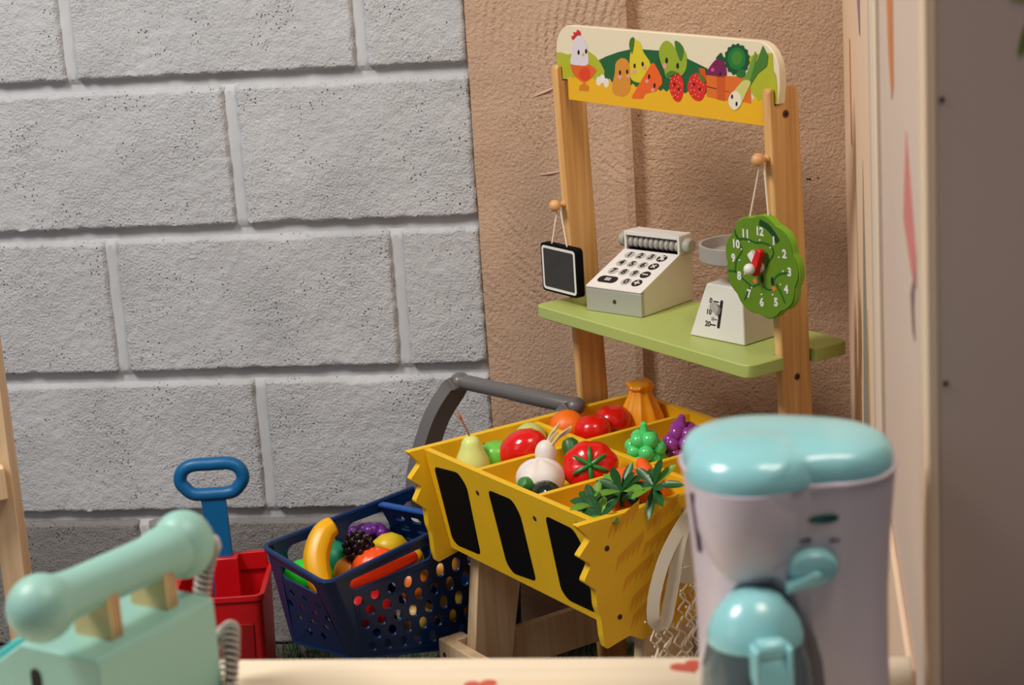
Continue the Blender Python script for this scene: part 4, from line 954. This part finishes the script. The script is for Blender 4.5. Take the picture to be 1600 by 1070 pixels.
# ------------------------------------------------------------------ red toy bin with blue handle
rb = thing('red_toy_bin', 'red plastic toy bin with a tall blue loop handle against the block wall', 'toy bin')
y0_, y1_, ym = 2.945, 3.095, 3.07
def bx_(b, *a): b.box(*a); return b
b = MB(); X0, X1 = -.565, -.420
ou = rrect(X0, X1, y0_, y1_, .014); inn_ = rrect(X0 + .005, X1 - .005, y0_ + .005, y1_ - .005, .010)
def taper(a, c, h):
    k = .90 + .10 * h / .222; cx, cy = (X0 + X1) / 2, (y0_ + y1_) / 2
    return (cx + (a - cx) * k, cy + (c - cy) * k, h)
b.prism(ou, .002, .222, taper, [inn_]); b.prism(ou, .002, .008, taper); b.build('bin', M['red_pl'], rb)
b = MB(); b.prism(rrect(X0 - .003, X1 + .003, y0_ - .003, y1_ + .003, .016), .214, .223, None, [rrect(X0 + .003, X1 - .003, y0_ + .003, y1_ - .003, .011)]); b.build('rim', M['red_pl'], rb, bevel=.0015)
b = MB(); b.prism([(X0 + .018, .215), (X1 - .004, .215), (X1 - .006, .246), (X0 + .075, .244), (X0 + .073, .250), (X0 + .018, .250)], y1_ - .012, y1_ - .002, lambda a, c, h: (a, h, c)); b.build('back_plate', M['red_pl'], rb, bevel=.002)
b = MB(); b.prism([(X0 + .024, .03), (X1 - .024, .03), (X1 - .018, .175), (X0 + .018, .175)], y0_ - .0015, y0_ + .002, lambda a, c, h: (a, h + .004 * (1 - c / .2), c)); b.build('front_recess', mat('red_dark', (150, 8, 16), .45), rb, bevel=.001)
b = MB(); b.box(-.512, -.470, y1_ - .036, y1_ - .010, .03, .246); b.build('socket', M['red_pl'], rb, bevel=.003)
b = MB(); b.prism([(-.513, .10), (-.477, .10), (-.481, .356), (-.521, .356)], y1_ - .028, y1_ - .016, lambda a, c, h: (a, h, c)); b.build('handle_shaft', M['blue'], rb, bevel=.003)
cx_, cz_ = -.5005, .3795
loop = [(cx_ + x, y1_ - .022, cz_ + z) for x, z in smooth([(-.030, .024), (0, .0245), (.030, .024), (.046, .015), (.051, -.001), (.044, -.014), (.030, -.025), (0, -.0265), (-.030, -.025), (-.044, -.014), (-.051, -.001), (-.046, .015)], 5, True)]
b = MB(); b.tube(loop, .0108, 14, True); b.build('handle_loop', M['blue'], rb)
t = thing('grey_ball', 'small grey ball inside the red toy bin', 'ball', (-.448, 2.985, .196))
b = MB(); b.ball((0, 0, 0), .0115, fn=lambda d: 1 + .02 * noise.noise(d * 6)); b.build('shell', mat('grey_ball', (150, 146, 148), .5, bump=.3, bscale=300), t)
b = MB(); b.tube([(.0117 * cos(a), .0117 * sin(a), 0) for a in [2 * pi * k / 20 for k in range(20)]], .0005, 5, True); b.build('seam', M['grey_pl'], t)

# ------------------------------------------------------------------ wooden trestle at the left edge
tr = thing('wooden_trestle', 'pale wooden trestle leg with a cross rail at the left edge', 'trestle')
b = MB()
def leg_pts(x0, z0, x1, z1, w): return None
b.add([(-.700, 2.50, 0), (-.670, 2.50, 0), (-.670, 2.545, 0), (-.700, 2.545, 0), (-.700, 2.50, .82), (-.668, 2.50, .82), (-.668, 2.535, .82), (-.700, 2.535, .82)], [(0, 3, 2, 1), (4, 5, 6, 7), (0, 1, 5, 4), (1, 2, 6, 5), (2, 3, 7, 6), (3, 0, 4, 7)])
b.build('leg', M['pale'], tr, bevel=.002)
b = MB(); fr = frame((-.6765, 2.498, .583), (-.95, -.30, -.05), (0, 0, 1)); b.box(0, .22, -.022, .022, -.02, .0, fr); b.build('cross_rail', M['pale'], tr, bevel=.002)
b = MB(); b.box(-.90, -.86, 2.42, 2.48, 0, .86); b.build('leg', M['pale'], tr, bevel=.002)

# ------------------------------------------------------------------ mint toy telephone on the counter
PA = Vector((.53, .848, 0)).normalized(); ph = thing('toy_telephone', 'mint green wooden toy telephone with a round-ended handset at the lower left', 'toy telephone', (-.294, 1.252, .755), atan2(PA.y, PA.x))
# local x = width (to the back right), y = depth (to the left)
b = MB(); b.prism([(0, .0004), (0, .088), (.003, .0905), (.072, .0905), (.145, .040), (.145, .0004)], 0, .124, lambda a, c, h: (h, a, c)); b.build('base', M['mint'], ph, bevel=.003)
b = MB(); n2 = Vector((0, .0505, .073)).normalized(); dc = Vector((.062, .1085, .0655)); b.lathe([(0, 0), (.046, 0), (.046, .006), (.042, .008), (0, .008)], along(dc, n2), 40); dl = b.build('dial', M['mint_d'], ph, bevel=.001)
b = MB(); disc(b, along(dc + n2 * .008, n2), .022, 0, .001, 30); b.build('dial_centre', M['white'], dl)
b = MB(); b.prism(rrect(-.006, .006, -.022, .022, .005), -.0015, .0004, lambda a, c, h: (-.0003 - h, .060 + a * .8, .052 + c)); b.build('coin_slot', M['hole'], ph)
for x in (.030, .0885):
    b = MB(); b.prism(roundpoly([(.013, .0905), (.048, .0905), (.048, .130), (.044, .130), (.043, .124), (.038, .116), (.030, .113), (.023, .116), (.018, .124), (.017, .131), (.013, .131)], .001), x, x + .0115, lambda a, c, h: (h, a, c)); b.build('cradle', mat('cradle_ply', (216, 186, 134), .5, var=.05, vscale=80), ph, bevel=.0008)
    for k_ in (.0025, .006, .009):
        b = MB(); b.box(x + k_, x + k_ + .0012, .0126, .0129, .092, .1285); b.build('ply_line', mat('ply_dark', (176, 130, 92), .6), ph)
hs = thing('toy_handset', 'mint green toy telephone handset resting on its two wooden cradles', 'toy handset', (-.294, 1.252, .755), atan2(PA.y, PA.x))
hA = Vector((-.0165, .0290, .1305)); hB = Vector((.1275, .0275, .1255))
b = MB(); dr = (hB - hA); L_ = dr.length; b.lathe([(.0215, .0), (.0190, .014), (.0174, .024), (.0168, .036), (.0168, L_ - .044), (.0175, L_ - .034), (.0195, L_ - .024), (.0200, L_ - .012), (.02, L_)], along(hA, dr), 28); b.build('grip', M['mint'], hs)
b = MB(); b.ball(hA, .0235, seg=32); b.build('mouthpiece', M['mint'], hs)
b = MB(); b.ball(hB, .0232, (1, 1, 1.1), seg=32); b.build('earpiece', M['mint'], hs)
cd = thing('telephone_cord', 'grey coiled telephone cord behind the mint toy telephone', 'cord')
cp = smooth([(-.236, 1.402, .871), (-.2345, 1.409, .866), (-.240, 1.415, .853), (-.2445, 1.415, .838), (-.2475, 1.412, .815), (-.243, 1.408, .790), (-.228, 1.400, .800), (-.2235, 1.385, .806), (-.2225, 1.370, .798), (-.2235, 1.358, .782), (-.2245, 1.35, .766), (-.224, 1.335, .7615)], 14)
b = MB(); hel = []; T_ = 0; n_ = len(cp)
for i in range(n_ - 1):
    for s_ in range(6):
        p = cp[i].lerp(cp[i + 1], s_ / 6); tg = (cp[i + 1] - cp[i]).normalized(); sd = tg.cross(Vector((.3, .2, .9))).normalized(); up = sd.cross(tg)
        T_ += (cp[i + 1] - cp[i]).length / 6 / .0046 * 2 * pi; hel.append(p + sd * .0058 * cos(T_) + up * .0058 * sin(T_))
fine_ = smooth([tuple(p) for p in hel], 2)
b.tube(fine_, .0014, 6); b.build('coil', mat('cord_grey', (176, 168, 160), .4), cd)
b = MB(); b.tube([tuple(p) for p in cp], .0036, 10); b.build('core', mat('cord_core', (64, 60, 58), .6), cd)

# ------------------------------------------------------------------ toy coffee maker
cm = thing('toy_coffee_maker', 'white and aqua toy coffee maker in the right foreground', 'toy coffee maker')
Cc = Vector((.182, 1.293, .755))
fr_pts = [(.1125, 1.322), (.1145, 1.287), (.1245, 1.259), (.141, 1.237), (.157, 1.2300), (.171, 1.2315), (.182, 1.2385), (.192, 1.2425), (.204, 1.2430), (.218, 1.2430), (.237, 1.250), (.2515, 1.270), (.2555, 1.292), (.249, 1.316), (.232, 1.334), (.205, 1.348), (.176, 1.357), (.148, 1.358), (.124, 1.346)]
plan = smooth(fr_pts, 5, True)
flat_pts = [(x, y + (.006 if x_ < .185 and y < 1.25 else 0)) for (x, y), x_ in zip(fr_pts, [p[0] for p in fr_pts])]
plan_low = smooth(flat_pts, 5, True)
def ring(z, k): return [(Cc.x + (x - Cc.x) * k, Cc.y + (y - Cc.y) * k, z) for x, y in (plan if z > .90 else plan_low)]
def loft(b, rings, cap=True):
    n = len(rings[0]); k = len(b.v); v = [p for r in rings for p in r]; f = []
    for i in range(len(rings) - 1):
        for j in range(n): f.append((i * n + j, i * n + (j + 1) % n, (i + 1) * n + (j + 1) % n, (i + 1) * n + j))
    if cap: f.append(tuple(reversed(range(n)))); f.append(tuple((len(rings) - 1) * n + j for j in range(n)))
    return b.add(v, f)
RZ = .940
b = MB(); loft(b, [ring(.7555, .92), ring(.80, .905), ring(.85, .91), ring(.89, .94), ring(.92, .975), ring(RZ - .003, 1.0), ring(RZ, 1.0), ring(RZ, .975)])
me_o = b.build('body', M['body'], cm, angle=50)
# cut the carafe bay out of the body
cb_ = MB(); cav_c = (.1520, 1.221)
cb_.lathe([(0, -.02), (.0530, -.02), (.0535, .03), (.0515, .055), (.0475, .074), (.0415, .094), (.034, .110), (.024, .121), (.011, .126), (0, .127)], Matrix.Translation((cav_c[0], cav_c[1], .758)) @ Matrix.Scale(1.0, 4), 48)
cutter = cb_.build('cutter', M['body'])
md = me_o.modifiers.new('bay', 'BOOLEAN'); md.operation = 'DIFFERENCE'; md.object = cutter; md.solver = 'EXACT'
bpy.context.view_layer.update(); dg = bpy.context.evaluated_depsgraph_get()
nm = bpy.data.meshes.new_from_object(me_o.evaluated_get(dg)); me_o.modifiers.clear(); me_o.data = nm; nm.name = 'body'
nm.shade_smooth(); nm.set_sharp_from_angle(angle=radians(42))
bpy.data.objects.remove(cutter)
# funnel bulging at the front
b = MB(); fc = Vector((.1535, 1.2655, 0))
b.lathe([(0, .867), (.011, .868), (.019, .872), (.0265, .881), (.0325, .893), (.0365, .907), (.0380, .922), (.0370, RZ - .001), (0, RZ - .001)], Matrix.Translation(fc), 48); b.build('filter_funnel', M['body'], cm)
# lid: wide shell and raised round cap
def dome(b, pts_ring, z0, prof):
    loft(b, [[(Cc.x + (x - Cc.x) * k, Cc.y + (y - Cc.y) * k, z0 + dz) for x, y in pts_ring] for k, dz in prof])
b = MB(); dome(b, plan, RZ, [(.972, 0), (.985, .004), (.975, .010), (.93, .0155), (.83, .0195), (.6, .0225), (.3, .0235)]); b.build('lid', M['aqua'], cm, angle=60)
b = MB(); b.lathe([(.0462, 0), (.0468, .004), (.0455, .010), (.0425, .0155), (.0375, .0195), (.030, .0228), (.018, .0252), (0, .0262)], Matrix.Translation((.1585, 1.2765, RZ - .0005)), 56); b.build('lid_cap', M['aqua'], cm)
b = MB(); b.tube([(x, y, RZ - .0005) for x, y in [(p[0], p[1]) for p in ring(0, 1.0)]], .0016, 8, True); b.build('lid_bead', M['body'], cm)
# front fittings on the right half: badge, words, knob
def on_body(x, z, out=0):   # front surface point at world x
    ks = [(.80, .905), (.85, .91), (.89, .94), (.92, .975), (.94, 1.0)]; k = 1; best = None
    for (za, ka), (zb, kb_) in zip(ks, ks[1:]):
        if za <= z <= zb: k = ka + (kb_ - ka) * (z - za) / (zb - za)
    for (ax_, ay_), (lx_, ly_) in zip(plan, plan_low):
        w_ = max(0, min(1, (z - .89) / .03)); qx, qy = ax_ * w_ + lx_ * (1 - w_), ay_ * w_ + ly_ * (1 - w_)
        px, py = Cc.x + (qx - Cc.x) * k, Cc.y + (qy - Cc.y) * k
        if py < Cc.y and (best is None or abs(px - x) < abs(best[0] - x)): best = (px, py)
    return Vector((x, best[1] - out, z))
nrm_ = Vector((.04, -1, -.25)).normalized()
def bfr(x, z): p = on_body(x, z); return frame(p + nrm_ * .0006, (1, .06, 0), (0, -.25, 1))
bf = bfr(.1985, .9165)
b = MB(); b.prism(ell(0, 0, .0102, .0036, 0, 28), -.002, .0010, None, (), bf); bd = b.build('badge', mat('badge_teal', (40, 92, 100), .2, metal=.6), cm, bevel=.0003)
b = MB(); b.prism(ell(0, 0, .0110, .0044, 0, 28), -.002, .0004, None, (), bf); b.build('badge_rim', M['silver'], bd)
for s_, x, z in (('OFF', .1865, .9010), ('ON', .2055, .9000)):
    b = MB(); text(b, s_, bfr(x, z), .0046, M['ink'], .0003, .0001); b.build('word', M['ink'], cm)
kb = bfr(.1905, .8825); b = MB(); b.lathe([(0, -.003), (.0165, -.003), (.0172, .003), (.0155, .0065), (.010, .0092), (0, .0102)], kb @ Matrix.Scale(.82, 4, (0, 1, 0)), 40); kn = b.build('knob', M['aqua'], cm)
b = MB(); b.prism([(-.0205, -.0105), (-.0195, -.0065), (.000, .0040), (.004, .002), (.002, -.004)], .004, .0145, None, (), kb); b.build('knob_fin', M['aqua'], kn, bevel=.0012)
b = MB(); b.box(-.0022, .0022, -.001, .001, -.018, .018, Matrix.Translation(on_body(.1205, .905)) @ Matrix.Rotation(.5, 4, 'Z') @ Matrix.Rotation(-.14, 4, 'Y')); 
b = MB(); pts_ = [Vector((Cc.x + (.1145 - Cc.x) * k, 1.285, z)) for z, k in ((.927, .985), (.905, .955), (.885, .93))]
b.tube([p + Vector((-.0002, -.004, 0)) for p in pts_], None, flat=(.0035, .002, (-1, -.3, 0))); b.build('side_vent', mat('vent_purple', (86, 58, 74), .5), cm)
# carafe: thing of its own
cf = thing('toy_carafe', 'smoky toy glass carafe with aqua lid and handle in the coffee maker', 'toy carafe', (.1500, 1.238, .7582))
b = MB(); b.lathe([(0, 0), (.034, 0), (.0375, .008), (.0390, .035), (.0365, .060), (.0315, .080), (.0305, .080), (.0350, .060), (.0375, .035), (.036, .010), (.033, .002), (0, .002)], None, 48); b.build('glass', M['smoke'], cf)
b = MB(); b.lathe([(.0322, .079), (.0326, .082), (.0300, .092), (.0248, .101), (.018, .1085), (.010, .1125), (0, .114)], None, 48); b.build('lid', M['aqua'], cf)
b = MB(); b.lathe([(.0362, 0.0), (.0372, .0), (.0378, .018), (.0368, .018)], Matrix.Translation((0, 0, .0035)), 40); b.build('tint_band', mat('teal_band', (46, 132, 130), .3), cf)
hd_ = Vector((.12, -.99, 0)).normalized(); sdv = Vector((hd_.y, -hd_.x, 0)) * -1
HF = Matrix(((sdv.x, hd_.x, 0, 0), (sdv.y, hd_.y, 0, 0), (0, 0, 1, 0), (0, 0, 0, 1)))   # local x across, y outwards
b = MB(); b.prism([(.030, .084), (.045, .082), (.050, .074), (.055, .0), (.049, .0), (.045, .054), (.040, .062), (.032, .066)], -.0125, .0125, lambda a, c, h: (h, a, c), (), HF)
b.build('handle', M['aqua'], cf, bevel=.002)
for s_ in (-1, 1):
    b = MB(); b.box(.0110 * s_ - .0018, .0110 * s_ + .0018, .034, .0505, .066, .0905, HF); b.build('handle_cheek', M['aqua'], cf, bevel=.0012)
b = MB(); b.lathe([(0, -.009), (.0068, -.009), (.0076, -.007), (.0076, .007), (.0068, .009), (0, .009)], HF @ along((0, .0385, .0865), (1, 0, 0)), 24); b.build('hinge', M['aqua'], cf)
